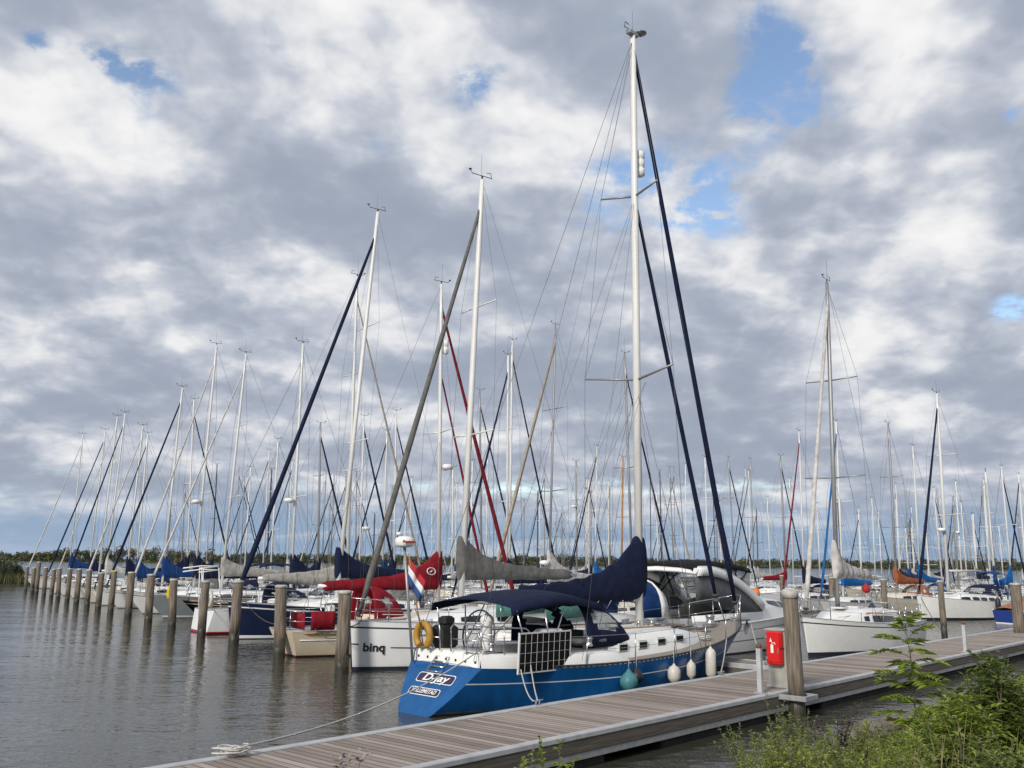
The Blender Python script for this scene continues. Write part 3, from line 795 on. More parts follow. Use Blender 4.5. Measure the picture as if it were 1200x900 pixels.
# ------------------------------------------------------------------ floating pontoon that runs away past the blue yacht
DOCK_Z = .5
PA = on_z(270, 885, DOCK_Z); PB = on_z(1195, 735, DOCK_Z)
U = (PB - PA); U.z = 0; U.normalize()
NRM = Vector((-U.y, U.x, 0))                 # towards the moored boats
ANG = math.atan2(U.y, U.x)
q = on_z(860, 824, DOCK_Z); DW = abs((q - PA).dot(NRM))
print('dock angle', math.degrees(ANG), 'width', DW, 'PA', PA)
def dk(s, wv, z=DOCK_Z):                     # s metres along from PA, wv metres from the far edge towards the camera side
    p = PA + U * s - NRM * wv; return Vector((p.x, p.y, z))
dock = empty('floating_pontoon', dk(-6, 0, 0), ANG)
tag(dock, 'long floating pontoon of grey planks with metal edges beside the blue yacht', 'pontoon')
LEN = 62.0
def dbox(name, m, x0, x1, y0, y1, z0, z1, bev=.006):
    b = MB(); b.box(((x0 + x1) / 2, (y0 + y1) / 2, (z0 + z1) / 2), (x1 - x0, y1 - y0, z1 - z0), bev=bev); return b.build(name, m, dock)
dbox('decking', 'boards', 0, LEN, -DW + .16, -.16, DOCK_Z - .05, DOCK_Z)
for y0, y1 in ((-.157, 0.0), (-DW, -DW + .157)):
    dbox('edge_rail', 'galv_edge', 0, LEN, y0, y1, DOCK_Z - .06, DOCK_Z + .022, .012)
for y0, y1 in ((-.10, -.015), (-DW + .015, -DW + .10)):
    dbox('fender_beam', 'old_wood', 0, LEN, y0, y1, DOCK_Z - .25, DOCK_Z - .063)
for y0, y1 in ((-.085, -.03), (-DW + .03, -DW + .085)):
    dbox('side_channel', 'galv', 0, LEN, y0, y1, DOCK_Z - .36, DOCK_Z - .253)
for i in range(10):
    dbox('float', 'float', .4 + i * 6.2, .4 + i * 6.2 + 4.6, -DW + .14, -.14, -.25, DOCK_Z - .10, .04)
# cleats on the edges
def cleat(s, wv, label):
    c = empty('mooring_cleat', dk(s, wv, DOCK_Z + .022), ANG); tag(c, label, 'cleat', 'mooring cleats on the pontoon edge')
    b = MB(); b.box((0, 0, .006), (.16, .07, .012)); b.build('base', 'galv', c)
    for dx in (-.045, .045):
        b = MB(); b.tube([(dx, 0, .01), (dx, 0, .07)], .014, 6); b.build('post', 'galv', c)
    b = MB(); b.tube([(-.15, 0, .085), (-.06, 0, .075), (.06, 0, .075), (.15, 0, .085)], [.008, .016, .016, .008], 6); b.build('horn', 'galv', c)
    return c
def s_of(px, wv, py):                       # metres along the pontoon of the point of line wv seen in column px
    return on_line(px, dk(0, wv), U, py)
S_C1 = s_of(272, .08, 882); S_C2 = s_of(630, .08, 826); S_C3 = s_of(845, .08, 790)
cleat(S_C1, .08, 'galvanised cleat with the long pale stern line made fast to it')
cleat(S_C2, .08, 'galvanised cleat holding two short stern lines of the blue yacht')
cleat(S_C3, .08, 'galvanised cleat by the white fenders near the blue bow')

# ------------------------------------------------------------------ round timber pilings
ORD = 'first second third fourth fifth sixth seventh eighth ninth tenth eleventh twelfth thirteenth fourteenth fifteenth sixteenth seventeenth eighteenth nineteenth'.split()
def piling(pos, ztop, r, label, cap='pile_cap', group='timber mooring pilings', base=-.5, wet=.42, name='mooring_piling', capr=1.06, caph=.06):
    p = empty(name, (pos.x, pos.y, 0)); tag(p, label, 'piling', group)
    rot = random.uniform(0, 6); lean = (random.uniform(-.03, .03), random.uniform(-.03, .03))
    j0 = random.uniform(0, 9); jag = lambda k: .13 * math.sin(k * 1.35 + j0) + .08 * math.sin(k * 2.7 + j0 * 2)
    def ring(z, rr):
        n = 14; return [Vector((lean[0] * z + rr * math.cos(rot + 2 * math.pi * k / n) * (1 + .03 * math.sin(k * 2.7 + z)), lean[1] * z + rr * math.sin(rot + 2 * math.pi * k / n) * (1 + .03 * math.cos(k * 1.9 + z)), z)) for k in range(n)]
    b = MB(); b.grid([ring(z, r * (1.04 - .03 * z)) for z in (wet, .9, 1.5, ztop - .25, ztop - .02)][0:0] + [[p + Vector((0, 0, jag(k))) for k, p in enumerate(ring(wet, r * 1.03))]] + [ring(z, r * (1.04 - .03 * z)) for z in (.9, 1.5, ztop - .25, ztop - .02)] + [ring(ztop, r * .9)], True, 0, True, True); b.build('post', 'pile', p)
    b = MB(); b.grid([ring(z, r * 1.03) for z in (base, -.1, .15)] + [[p + Vector((0, 0, jag(k) + .002)) for k, p in enumerate(ring(wet, r * 1.035))]], True, 0, True, True); b.build('wet_foot', 'pile_wet', p)
    if cap:
        b = MB(); b.grid([ring(ztop - caph * .6, r * capr), ring(ztop + caph * .6, r * capr), ring(ztop + caph, r * .75)], True, 0, True, True); b.build('cap', cap, p)
    return p
PILES_PX = [29, 37, 42, 51, 60, 68, 79, 90, 103, 116, 131, 152, 176, 204, 239, 277, 331, 404]
PL_A = on_z(402, 790, 0); PL_B = on_z(29, 692, 0)
VL = (PL_B - PL_A).normalized()
for i, px in enumerate(PILES_PX):
    s = on_line(px, PL_A, VL, 700); P = PL_A + VL * s
    lab = f'{ORD[i]} timber piling counted from the reedy bank along the mooring row'
    if i == 2: lab = 'third timber piling from the reedy bank, taller than the ones beside it'
    if i == 10: lab = 'timber piling with a yellow lichen cap in the mooring row'
    if i == 17: lab = 'thickest timber piling of the row, before the black lettered white bow'
    if i == 16: lab = 'timber piling between the navy hull and the cream stern'
    if i == 15: lab = 'timber piling in front of the navy hull with a white stripe'
    piling(P, 2.22 + random.uniform(-.12, .10) + (.45 if i == 2 else 0), .17 * random.uniform(.9, 1.1) if i != 17 else .185, lab, 'pile_cap_lichen' if i == 10 else 'pile_cap')
# pilings out among the boats on the other side
for (px, yb, ht, r, lab) in ((1107, 745, 2.35, .13, 'slim dark footed piling before the white sailboat with navy furled sail'), (1038, 724, 2.2, .17, 'weathered piling beside the boat with the rust orange sail cover'),
                             (976, 716, 2.2, .2, 'brown piling behind the white sailboat moored at the pontoon'), (918, 709, 2.2, .19, 'piling behind the foredeck of the white motor yacht'),
                             (868, 705, 2.0, .2, 'piling among the boats above the motor yacht windscreen'), (1196, 757, 2.35, .2, 'stout piling beside the small blue motorboat')):
    piling(on_z(px, yb, 0), ht, r, lab, 'pile_cap', 'timber mooring pilings')
sP = s_of(934, DW + .24, 812)
tp = piling(dk(sP, DW + .24, 0), 2.42, .155, 'tall weathered guide piling with white cap beside the red box', 'pile_cap', 'timber mooring pilings', capr=1.1, caph=.11)
def pile_guide(s, wv, label):
    g = empty('piling_guide', dk(s, wv, DOCK_Z - .06), ANG); tag(g, label, 'bracket', 'galvanised piling guides')
    for (c, d) in (((-.26, 0, 0), (.05, .62, .10)), ((.26, 0, 0), (.05, .62, .10)), ((0, -.285, 0), (.47, .05, .10)), ((0, .26, 0), (.47, .05, .10))):
        b = MB(); b.box(c, d, bev=.008); b.build('bar', 'galv', g)
    return g
pile_guide(sP, DW + .24, 'galvanised bracket clasping the tall piling beside the red box')

# pedestal with the red box, white posts
sB = s_of(916, DW - .42, 800)
ped = empty('service_pedestal', dk(sB, DW - .40, DOCK_Z + .0), ANG); tag(ped, 'grey metal service pedestal standing on the pontoon beside the tall piling', 'pedestal')
b = MB(); b.box((0, 0, .58), (.40, .44, 1.13), bev=.015); b.build('cabinet', 'cab_grey', ped)
b = MB(); b.box((-.01, 0, 1.17), (.46, .50, .05), bev=.012); b.build('lid', 'cab_grey', ped)
b = MB(); b.box((0, 0, .03), (.46, .5, .05), bev=.01); b.build('base', 'galv', ped)
b = MB(); b.box((0, -.226, .62), (.30, .008, .78)); b.build('door', 'cab_grey', ped)
rb = empty('extinguisher_box', ped.location + U * -.21 + Vector((0, 0, .46)), ANG); tag(rb, 'bright red extinguisher box with a white pictogram on the grey pedestal', 'fire box')
b = MB(); b.box((-.07, 0, .35), (.14, .34, .68), bev=.03); b.build('shell', 'box_red', rb)
b = MB(); b.box((-.072, 0, .35), (.146, .352, .012)); b.build('seam', 'dark_red', rb)
b = MB(); b.box((-.146, 0, .36), (.012, .28, .58), bev=.005); dr = b.build('door', 'box_red', rb)
b = MB(); b.box((-.1545, .02, .34), (.005, .06, .17)); b.tube([(-.1545, .02, .425), (-.1545, .02, .455), (-.1545, -.04, .46), (-.1545, -.06, .42)], .009, 5); b.poly([(-.1575, .07, .475), (-.1575, .045, .56), (-.1575, .015, .475)]); b.build('pictogram', 'ltr_white', dr)
b = MB(); b.box((-.156, -.12, .30), (.02, .025, .10), bev=.004); b.build('latch', 'steel', dr)
for z in (.14, .56):
    b = MB(); b.box((-.13, .155, z), (.04, .05, .06), bev=.006); b.build('hinge', 'steel', rb)
def white_post(s, wv, hgt, label):
    p = empty('mooring_post', dk(s, wv, DOCK_Z), ANG); tag(p, label, 'post', 'white posts on the pontoon')
    b = MB(); b.box((0, 0, hgt / 2), (.10, .10, hgt), bev=.008); b.build('shaft', 'galv_edge', p)
    b = MB(); b.box((0, 0, .012), (.2, .2, .022)); b.build('foot_plate', 'galv', p)
    b = MB(); b.lathe([(.03, 0), (.06, .01), (.06, .07), (.03, .10)], (0, 0, hgt), 8); b.build('cap', 'rust_metal', p)
white_post(s_of(891, DW - .30, 803), DW - .30, .86, 'white metal post with a rusty cap beside the red box')
white_post(s_of(1131, DW - .25, 756), DW - .25, .80, 'white metal post standing alone on the far stretch of pontoon')

# finger pontoon off the far side, at the blue bow
sF = s_of(925, 0, 780)
fg = empty('finger_pontoon', dk(sF, 0, 0), ANG); tag(fg, 'short grey finger pontoon between the blue bow and the white motor yacht', 'pontoon')
b = MB(); b.box((0, 3.6, DOCK_Z - .06), (.95, 7.1, .06)); b.build('decking', 'boards', fg)
for xx in (-.52, .52):
    b = MB(); b.box((xx, 3.6, DOCK_Z - .08), (.08, 7.1, .13), bev=.01); b.build('edge_rail', 'galv_edge', fg)
    b = MB(); b.box((xx, 3.6, DOCK_Z - .22), (.06, 7.1, .14), bev=.01); b.build('fender_beam', 'old_wood', fg)
b = MB(); b.box((0, 5.2, .08), (.8, 3.4, .5), bev=.04); b.build('float', 'float', fg)

# ================================================================== THE BLUE YACHT
dj0 = on_z(484, 836, .02); dj0.z = 0
tipp = on_z(866, 727, 1.40)
dd = tipp - dj0; dd.z = 0
DJL = dd.length
DJA = math.atan2(dd.y, dd.x)
print('blue yacht length', DJL, 'angle', math.degrees(DJA), dj0, 'gap', [(PA - dj0).dot(NRM)])
dj = empty('sailing_boat', dj0, DJA)
tag(dj, 'royal blue ketch-sized yacht with navy bimini, solar panel and two dark furled headsails', 'sailboat', 'sailing boats moored in the marina')
dj['label'] = 'royal blue yacht with navy bimini and solar panel alongside the pontoon'
DU = Vector((math.cos(DJA), math.sin(DJA), 0)); DN = Vector((-DU.y, DU.x, 0))
hb = Hull(DJL, 3.75, .92, .88, 1.42, stem=1.25, tr=.82, sf=.60, tuck=.42)
hb.build(dj, 'blue_hull', [(-.3, 'blue_anti'), (.0, 'blue_anti'), (.03, 'blue_anti'), (.085, 'scum'), (.35, 'blue_hull'), (.66, 'blue_hull'), (.685, 'stripe_white'), (.9, 'blue_hull'), (1.0, 'blue_hull')], N=40, transom='blue_hull')
hb.deck(dj, 'teak', N=30, drop=.02)
def dloc(px, py, yv, z=None):                # local x of the hull-parallel line y=yv in column px
    P = dj0 + DN * yv; return on_line(px, P, DU, py)
# bulwark / toe rail with a row of openings
hb.rail(dj, 'stripe_dark', .022, 40, .10, 1.0, 'toe_rail', .035)
for sd in (1, -1):
    b = MB()
    for i in range(64):
        t = lerp(.11, .985, i / 63); p = hb.pt(t, 1, sd); b.box((p.x, p.y - sd * .012, p.z + .01), (.05, .02, .05))
    o = b.build('rail_stanchion_row', 'stripe_dark', dj); o['kind'] = 'stuff'; o.name = 'perforated_rail'
# cockpit coaming and aft deck
def strip(name, m, secs, parent, close=False):
    b = MB(); b.grid(secs, False, 0, True); return b.build(name, m, parent)
cs = []
for i in range(15):
    x = lerp(.84, 4.9, i / 14); t = hb.t_at(x); w_ = hb.half(t) - .05; z = hb.sheer(t) - .02
    hgt = .30 if i < 13 else .30 * (14 - i) / 2 + .02
    cs.append((x, w_, z, hgt))
for sd in (1, -1):
    b = MB(); b.grid([[Vector((x, sd * w_, z)), Vector((x, sd * (w_ - .03), z + h_ * .8)), Vector((x, sd * (w_ - .10), z + h_)), Vector((x, sd * (w_ - .50), z + h_)), Vector((x, sd * (w_ - .55), z + h_ - .05)), Vector((x, sd * (w_ - .58), z))] for (x, w_, z, h_) in cs], False, 0, True)
    b.build('coaming', 'white', dj)
b = MB(); x, w_, z, h_ = cs[0]
b.grid([[Vector((xx, yy, zz)) for yy in np.linspace(-w_ + .04, w_ - .04, 9)] for (xx, zz) in ((x - .005, z), (x + .02, z + .24), (x + .08, z + .297), (x + .75, z + .297), (x + .8, z + .05))], False, 0, True)
b.build('aft_deck', 'white', dj)
for i in range(7):
    b = MB(); yy = lerp(-.9, .9, i / 6); b.lathe([(.028, 0), (.028, .012), (.0, .014)], (x + .003, yy, z + .12), 8, axis=(-1, 0, .1)); b.build('deck_drain', 'stripe_dark', dj)
# cabin
cab = coachroof(dj, hb, 4.75, 9.4, 1.22, .52, 'white', 'window', 0, front=.5)
for sd in (1, -1):
    for j, xx in enumerate((5.25, 6.0, 6.75, 7.5)):
        ww = min(1.22, hb.half(hb.t_at(xx)) * .74); zc = hb.zd(xx) + .25
        if j > 1: ww *= .99
        b = MB(); b.box((xx, sd * (ww * .955 + .004), zc), (.36, .05, .20), bev=.02); fr = b.build('porthole', 'alu', cab)
        b = MB(); b.box((xx, sd * (ww * .955 + .032), zc), (.28, .012, .13), bev=.004); b.build('pane', 'window', fr)
b = MB()
for i in range(2): b.box((7.0 + i * 1.35, 0, hb.zd(7 + i) + .585 - .09 * i), (.55, .55, .06), bev=.02)
for i in range(2):
    b2 = MB(); b2.box((6.6 + i * 1.55, 0, hb.zd(7 + i) + .57 - .16 * i), (.55, .55, .07), bev=.02); hh = b2.build('hatch', 'alu', dj)
    b3 = MB(); b3.box((6.6 + i * 1.55, 0, hb.zd(7 + i) + .612 - .16 * i), (.44, .44, .012)); b3.build('pane', 'window', hh)
b = MB(); b.tube([(5.2, .8, hb.zd(6) + .62), (8.4, .72, hb.zd(6) + .60)], .02, 5); b.build('grab_rail', 'mast_wood', dj)
b = MB(); b.tube([(5.2, -.8, hb.zd(6) + .62), (8.4, -.72, hb.zd(6) + .60)], .02, 5); b.build('grab_rail', 'mast_wood', dj)
# rig
axP = dj0
s_b, z_b = on_axis_plane(748.5, 640, axP, DU); s_t, z_t = on_axis_plane(741.5, 42, axP, DU)
rk = (s_t - s_b) / (z_t - z_b); XM = s_b - rk * (z_b - 1.5)
print('blue mast', XM, z_t, 'rake', rk)
Pm, tips, mo = mast_part(dj, XM, 1.42, z_t, rk * (z_t - 1.42), 'alu_w', .115, 0)
P0 = Pm
tips = []
for (yy, wl) in ((445, 1.5), (231, 1.0)):
    _, zz = on_axis_plane(746, yy, axP, DU); p = Pm(zz)
    for sd in (1, -1):
        tip = p + Vector((-.28 * wl, sd * wl, .10 * wl)); sb = MB(); sb.tube([p, tip], [.04, .026], 6); sb.build('spreader', 'alu_g', mo)
    tips.append((p, wl))
for sd in (1, -1):
    cx = XM - .2; c = Vector((cx, sd * hb.half(hb.t_at(cx)) * .93, hb.zd(cx)))
    pts = [c] + [p + Vector((-.28 * w_, sd * w_, .10 * w_)) for (p, w_) in tips] + [Pm(z_t - .15)]
    b = MB(); b.tube(pts, .007, 4); b.build('shroud', 'wire', dj, fix=False)
    wire(dj, c + Vector((-.55, 0, 0)), tips[0][0] + Vector((0, 0, -.1)), .007); wire(dj, c + Vector((.5, 0, .0)), tips[0][0] + Vector((0, 0, -.15)), .007)
    wire(dj, tips[0][0] + Vector((-.28 * 1.5, sd * 1.5, .15)), tips[1][0] + Vector((0, 0, -.1)), .006)
    wire(dj, Vector((.75, sd * .95, 1.05)), Pm(z_t - .1), .008, 'backstay')
    wire(dj, Vector((3.2, sd * 1.7, .95)), Pm(lerp(1.42, z_t, .70)), .006, 'running_backstay')
    wire(dj, Pm(2.2) + Vector((.0, sd * .12, -.4)), Pm(z_t - .3) + Vector((.05, sd * .05, 0)), .006, 'halyard')
b = MB(); b.lathe([(.02, -.42), (.14, -.36), (.14, -.16), (.10, -.13), (.14, -.10), (.14, .10), (.10, .13), (.14, .16), (.14, .36), (.02, .42)], Pm(lerp(1.42, z_t, .765)) + Vector((.26, 0, 0)), 12); b.build('radar_reflector', 'white', mo)
b = MB(); b.box(Pm(z_t) + Vector((-.02, 0, .06)), (.42, .16, .14), bev=.02); b.lathe([(.03, 0), (.18, .03), (.18, .05), (.03, .08)], Pm(z_t) + Vector((.32, -.05, .16)), 10); b.build('masthead', 'alu_g', mo)
b = MB(); b.box(Pm(2.55) + Vector((.13, .03, 0)), (.12, .2, .3), bev=.02); b.build('steaming_light', 'alu_g', mo)
for q in range(5):
    a_ = q * 1.25; b = MB(); b.lathe([(.05, 0), (.07, .02), (.05, .1), (.065, .16)], (XM + .3 * math.cos(a_) - .1, .42 * math.sin(a_), hb.zd(XM) + .50), 10); b.build('winch', 'steel', dj)
def fore(px, py, ptop_z, r, xoff, nm):
    s0 = on_line(px, dj0, DU, py); a = Vector((s0, 0, on_axis_plane(px, py, dj0, DU)[1]))
    return furled(dj, a, Pm(ptop_z), 'navy', r, nm, .62)
fore(861, 704, z_t - .35, .092, 0, 'furled_headsail')
_, zi = on_axis_plane(756, 238, axP, DU)
fore(838, 696, zi, .078, 0, 'furled_staysail')
wire(dj, Vector((DJL - .25, 0, 1.45)), Pm(z_t - .2), .008, 'forestay')
# boom and navy cover
BZ = 2.32; BL = XM - on_line(604, dj0, DU, 700)
b = MB(); b.tube([(XM - .1, 0, BZ - .1), (XM - BL, 0, BZ - .06)], .085, 8, sq=1.2); b.build('boom', 'alu_w', dj)
s_ = MB(); rows = []; K = 44; n = 18
for i in range(K + 1):
    k = i / K; xx = XM + .16 - k * (BL * .97 + .16)
    top = .26 + 1.14 * (math.exp(-max(0, k - .075) * 4.8) if k > .075 else 1) - .10 * k + .02 * math.sin(k * 46)
    bot = -.20 - .14 * math.sin(min(1, k * 1.05) * math.pi) + .015 * math.sin(k * 37)
    w_ = lerp(.24, .13, k) * (.75 if i in (0, K) else 1) * (1 if k > .06 else .85)
    row = []
    for j in range(n):
        a_ = 2 * math.pi * j / n; f = (math.cos(a_) + 1) / 2
        yy = math.sin(a_) * w_ * (1.1 - .70 * f if f > .35 else .86 + .28 * f) * (1 + .13 * math.sin(k * 62 + j * 1.9) + .06 * math.sin(k * 131 + j))
        if k < .08: yy = math.copysign(abs(math.sin(a_)) ** .8, math.sin(a_)) * max(.165, w_ * (.95 - .3 * f))
        row.append(Vector((xx, yy, BZ + lerp(bot, top, f))))
    rows.append(row)
s_.grid(rows, True, 0, True, True); cv = s_.build('sail_cover', 'navy', dj)
for k in range(9):                              # lacing ties under the cover
    xx = XM - .4 - k * BL * .105; b = MB(); b.tube([(xx, -.17, BZ - .22), (xx + .03, 0, BZ - .42), (xx, .17, BZ - .22)], .008, 4); b.build('cover_tie', 'rope', cv)
wire(dj, Vector((XM - BL * .98, 0, BZ)), Pm(lerp(1.42, z_t, .98)), .005, 'topping_lift')
for sd in (1, -1):
    wire(dj, Vector((XM - BL * .55, sd * .1, BZ + .05)), tips[0][0] + Vector((0, sd * .3, -.1)), .005, 'lazy_jack')
    wire(dj, Vector((XM - BL * .82, sd * .1, BZ + .05)), tips[0][0] + Vector((0, sd * .3, -.1)), .005, 'lazy_jack')
wire(dj, Vector((XM - BL * .9, 0, BZ - .1)), Vector((1.9, 0, 1.2)), .012, 'mainsheet', 'rope')
# sprayhood, bimini
sh = sprayhood(dj, hb, on_line(642, dj0, DU, 730), 1.75, 1.22, 1.12, 'navy', hb.zd(4.8) + .30, big=True)
bx0 = on_line(520, dj0, DU, 700) + .75; bx1 = on_line(642, dj0, DU, 712)
rows = []
for i in range(11):
    k = i / 10; x = lerp(bx0, bx1 + .5, k)
    z = 2.09 + .20 * math.sin(min(1, k * 1.15) * math.pi * .62) - .30 * max(0, k - .55) ** 1.4 * 2
    rows.append([Vector((x, 1.30 * f, z + .14 * (1 - f * f) - (.16 if abs(f) == 1 else 0))) for f in (1, .97, .7, .35, 0, -.35, -.7, -.97, -1)])
b = MB(); b.grid(rows, False, 0, True); bi = b.build('bimini', 'navy', dj); md = bi.modifiers.new('thick', 'SOLIDIFY'); md.thickness = .025
for sd in (1, -1):
    for (xa, xb_) in ((2.6, bx0 + 1.0), (2.6, 3.1), (1.9, bx0 + .15)):
        b = MB(); b.tube([(xa, sd * 1.35, 1.15), (xb_, sd * 1.27, 2.03)], .017, 6); b.build('bimini_frame', 'steel', bi)
# helm
b = MB(); c = Vector((1.75, 0, 1.48)); b.tube([c + Vector((.06 * math.sin(a_), .50 * math.cos(a_), .50 * math.sin(a_))) for a_ in [2 * math.pi * q / 28 for q in range(29)]], .02, 6); wh = b.build('steering_wheel', 'dark_mast', dj)
for q in range(3):
    a_ = math.pi * q / 3; v = Vector((.06 * math.sin(a_), .5 * math.cos(a_), .5 * math.sin(a_))); b = MB(); b.tube([c - v, c + v], .011, 5); b.build('spoke', 'steel', wh)
b = MB(); b.lathe([(.16, 0), (.13, .1), (.11, .8), (.16, .9), (.14, .98), (.05, 1.05)], (2.0, 0, .85), 14); b.build('binnacle', 'white', dj)
for (x, y, hgt) in ((1.2, -1.0, .45), (1.2, .95, .45), (3.2, -1.28, .2), (3.2, 1.28, .2), (3.9, -1.3, .2)):
    b = MB(); b.lathe([(.075, 0), (.09, .02), (.06, .06), (.065, .14), (.085, .17), (.04, .2)], (x, y, 1.2 + hgt * .0), 12); b.build('winch', 'steel', dj)
b = MB(); b.box((2.9, -1.0, 1.35), (.7, .34, .5), bev=.05); b.build('locker', 'white_b', dj)
b = MB(); b.box((1.25, .55, 1.42), (.55, .42, .5), bev=.07); b.box((1.3, .55, 1.75), (.34, .26, .2), bev=.05); b.build('outboard_motor', 'skin_rubber', dj)
b = MB(); b.box((4.75, 0, 1.25), (.10, .75, .42), bev=.02); b.build('companionway', 'skin_rubber', dj)
b = MB(); b.box((4.2, -.98, 1.28), (1.0, .40, .14), bev=.05); b.build('cushion', 'grey', dj)
# rails at the stern
def st_rail(pts, r=.016, name='pushpit_rail'): b = MB(); b.tube(pts, r, 6); return b.build(name, 'steel', dj)
for sd in (1, -1):
    yo = .98
    st_rail([(.82, sd * .18, 1.18), (.80, sd * .18, 1.66), (.82, sd * .26, 1.75), (.84, sd * (yo - .1), 1.75), (.95, sd * (yo + .05), 1.72), (1.9, sd * 1.28, 1.66), (1.98, sd * 1.30, 1.60), (2.0, sd * 1.31, 1.0)])
    st_rail([(.82, sd * .18, 1.44), (.84, sd * (yo - .05), 1.44), (1.98, sd * 1.30, 1.40)], .012)
    for (x, y) in ((.86, .62), (.92, yo), (1.4, 1.16)): st_rail([(x, sd * y, 1.15), (x, sd * y, 1.74)], .015, 'rail_post')
for sd in (1, -1):
    xs = [2.0, 3.4, 4.9, 6.4, 7.9, 9.3, 10.5, 11.5]
    for zz in (.62, .33):
        pts = []
        for x in xs: p = hb.pt(hb.t_at(x), 1, sd); pts.append(Vector((p.x, p.y - sd * .06, p.z + zz)))
        b = MB(); b.tube(pts, .005, 4); b.build('lifeline', 'steel', dj, fix=False)
    for x in xs[1:]:
        p = hb.pt(hb.t_at(x), 1, sd); q = Vector((p.x, p.y - sd * .06, p.z)); b = MB(); b.tube([q, q + Vector((0, sd * .02, .64))], [.014, .011], 6); b.build('stanchion', 'steel', dj, fix=False)
pulpit(dj, hb, .66, .017, back=1.35)
b = MB(); b.box((DJL + .05, 0, 1.42), (.75, .26, .07), bev=.02); b.build('bow_roller', 'steel', dj)
b = MB(); b.tube([(DJL - .5, 0, 1.50), (DJL + .35, 0, 1.46), (DJL + .46, 0, 1.30)], [.03, .035, .03], 6)
b.grid([[Vector((DJL + .42, -.03, 1.33)), Vector((DJL + .42, .03, 1.33))], [Vector((DJL + .50, -.17, 1.16)), Vector((DJL + .50, .17, 1.16))], [Vector((DJL + .34, -.03, .98)), Vector((DJL + .34, .03, .98))]], False, 0, True); b.build('anchor', 'galv', dj)
b = MB(); b.lathe([(.14, 0), (.16, .04), (.1, .1), (.12, .2), (.15, .24), (.05, .28)], (DJL - 1.5, 0, 1.34), 12); b.build('windlass', 'steel', dj)
for (x, y, hh) in ((DJL - 2.2, .35, .2), (DJL - 2.4, -.3, .14), (DJL - 1.9, .1, .12)):
    b = MB(); b.box((x, y, 1.30 + hh / 2), (.34, .26, hh), bev=.03); b.build('deck_box', 'galv', dj)
for (x, y) in ((DJL - 2.9, -.55), (DJL - 3.4, .3), (8.9, -.95), (9.6, .55)):
    b = MB()
    pts = []
    for q in range(60): a_ = q * .55; rr = .10 + .05 * math.sin(q * .9) + .0015 * q; pts.append((x + rr * math.cos(a_), y + rr * math.sin(a_), hb.zd(x) + .03 + .0016 * q))
    b.tube(pts, .012, 4); b.build('rope_coil', 'rope', dj)
# stern pole with radome, solar panel, ladder, name plates
pb_ = Vector((.72, .93, 1.0)); ptop = Vector((.42, .98, 3.32))
b = MB(); b.tube([pb_ + Vector((-.02, 0, -.1)), ptop], .03, 8); pole = b.build('radar_pole', 'alu_g', dj)
b = MB(); b.lathe([(.02, -.02), (.165, .0), (.20, .04), (.21, .12), (.195, .185), (.11, .225), (.0, .23)], ptop, 20); rd = b.build('radome', 'white', dj)
text_obj('lettering', 'Raymarine', .085, 'ltr_red', rd, ptop + Vector((-.03, -.213, .11)), (1, 0, 0), (0, 0, 1), .012)
b = MB(); b.tube([pb_ + Vector((.0, 0, 1.0)), (1.3, 1.0, 1.2)], .014, 5); b.build('strut', 'steel', dj)
b = MB(); b.tube([pb_ + Vector((.0, 0, 1.0)), (.9, .45, 1.2)], .014, 5); b.build('strut', 'steel', dj)
sx0 = on_line(614, dj0 - DN * 1.70, DU, 760); sx1 = on_line(676, dj0 - DN * 1.76, DU, 760)
yS = -(hb.half(hb.t_at((sx0 + sx1) / 2)) + .06); wS = sx1 - sx0
tl = Matrix.Rotation(R_(3), 3, 'X')
pc = Vector(((sx0 + sx1) / 2, yS, 1.20))
b = MB()
b.box(pc, (wS, .03, .78), tl); sp = b.build('solar_panel', 'solar', dj)
for z in (-.39, .39):
    b = MB(); b.box(pc + tl @ Vector((0, 0, z)), (wS + .03, .045, .026), tl); b.build('panel_frame', 'alu', sp)
for z in (-.195, 0, .195):
    b = MB(); b.box(pc + tl @ Vector((0, -.017, z)), (wS, .006, .005), tl); b.build('cell_line', 'alu', sp)
for k in range(10):
    b = MB(); xx = lerp(-wS / 2, wS / 2, k / 9); b.box(pc + tl @ Vector((xx, -.0185 if 0 < k < 9 else 0, 0)), (.005 if 0 < k < 9 else .026, .006 if 0 < k < 9 else .045, .815 if k in (0, 9) else .76), tl); b.build('cell_line' if 0 < k < 9 else 'panel_frame', 'alu', sp)
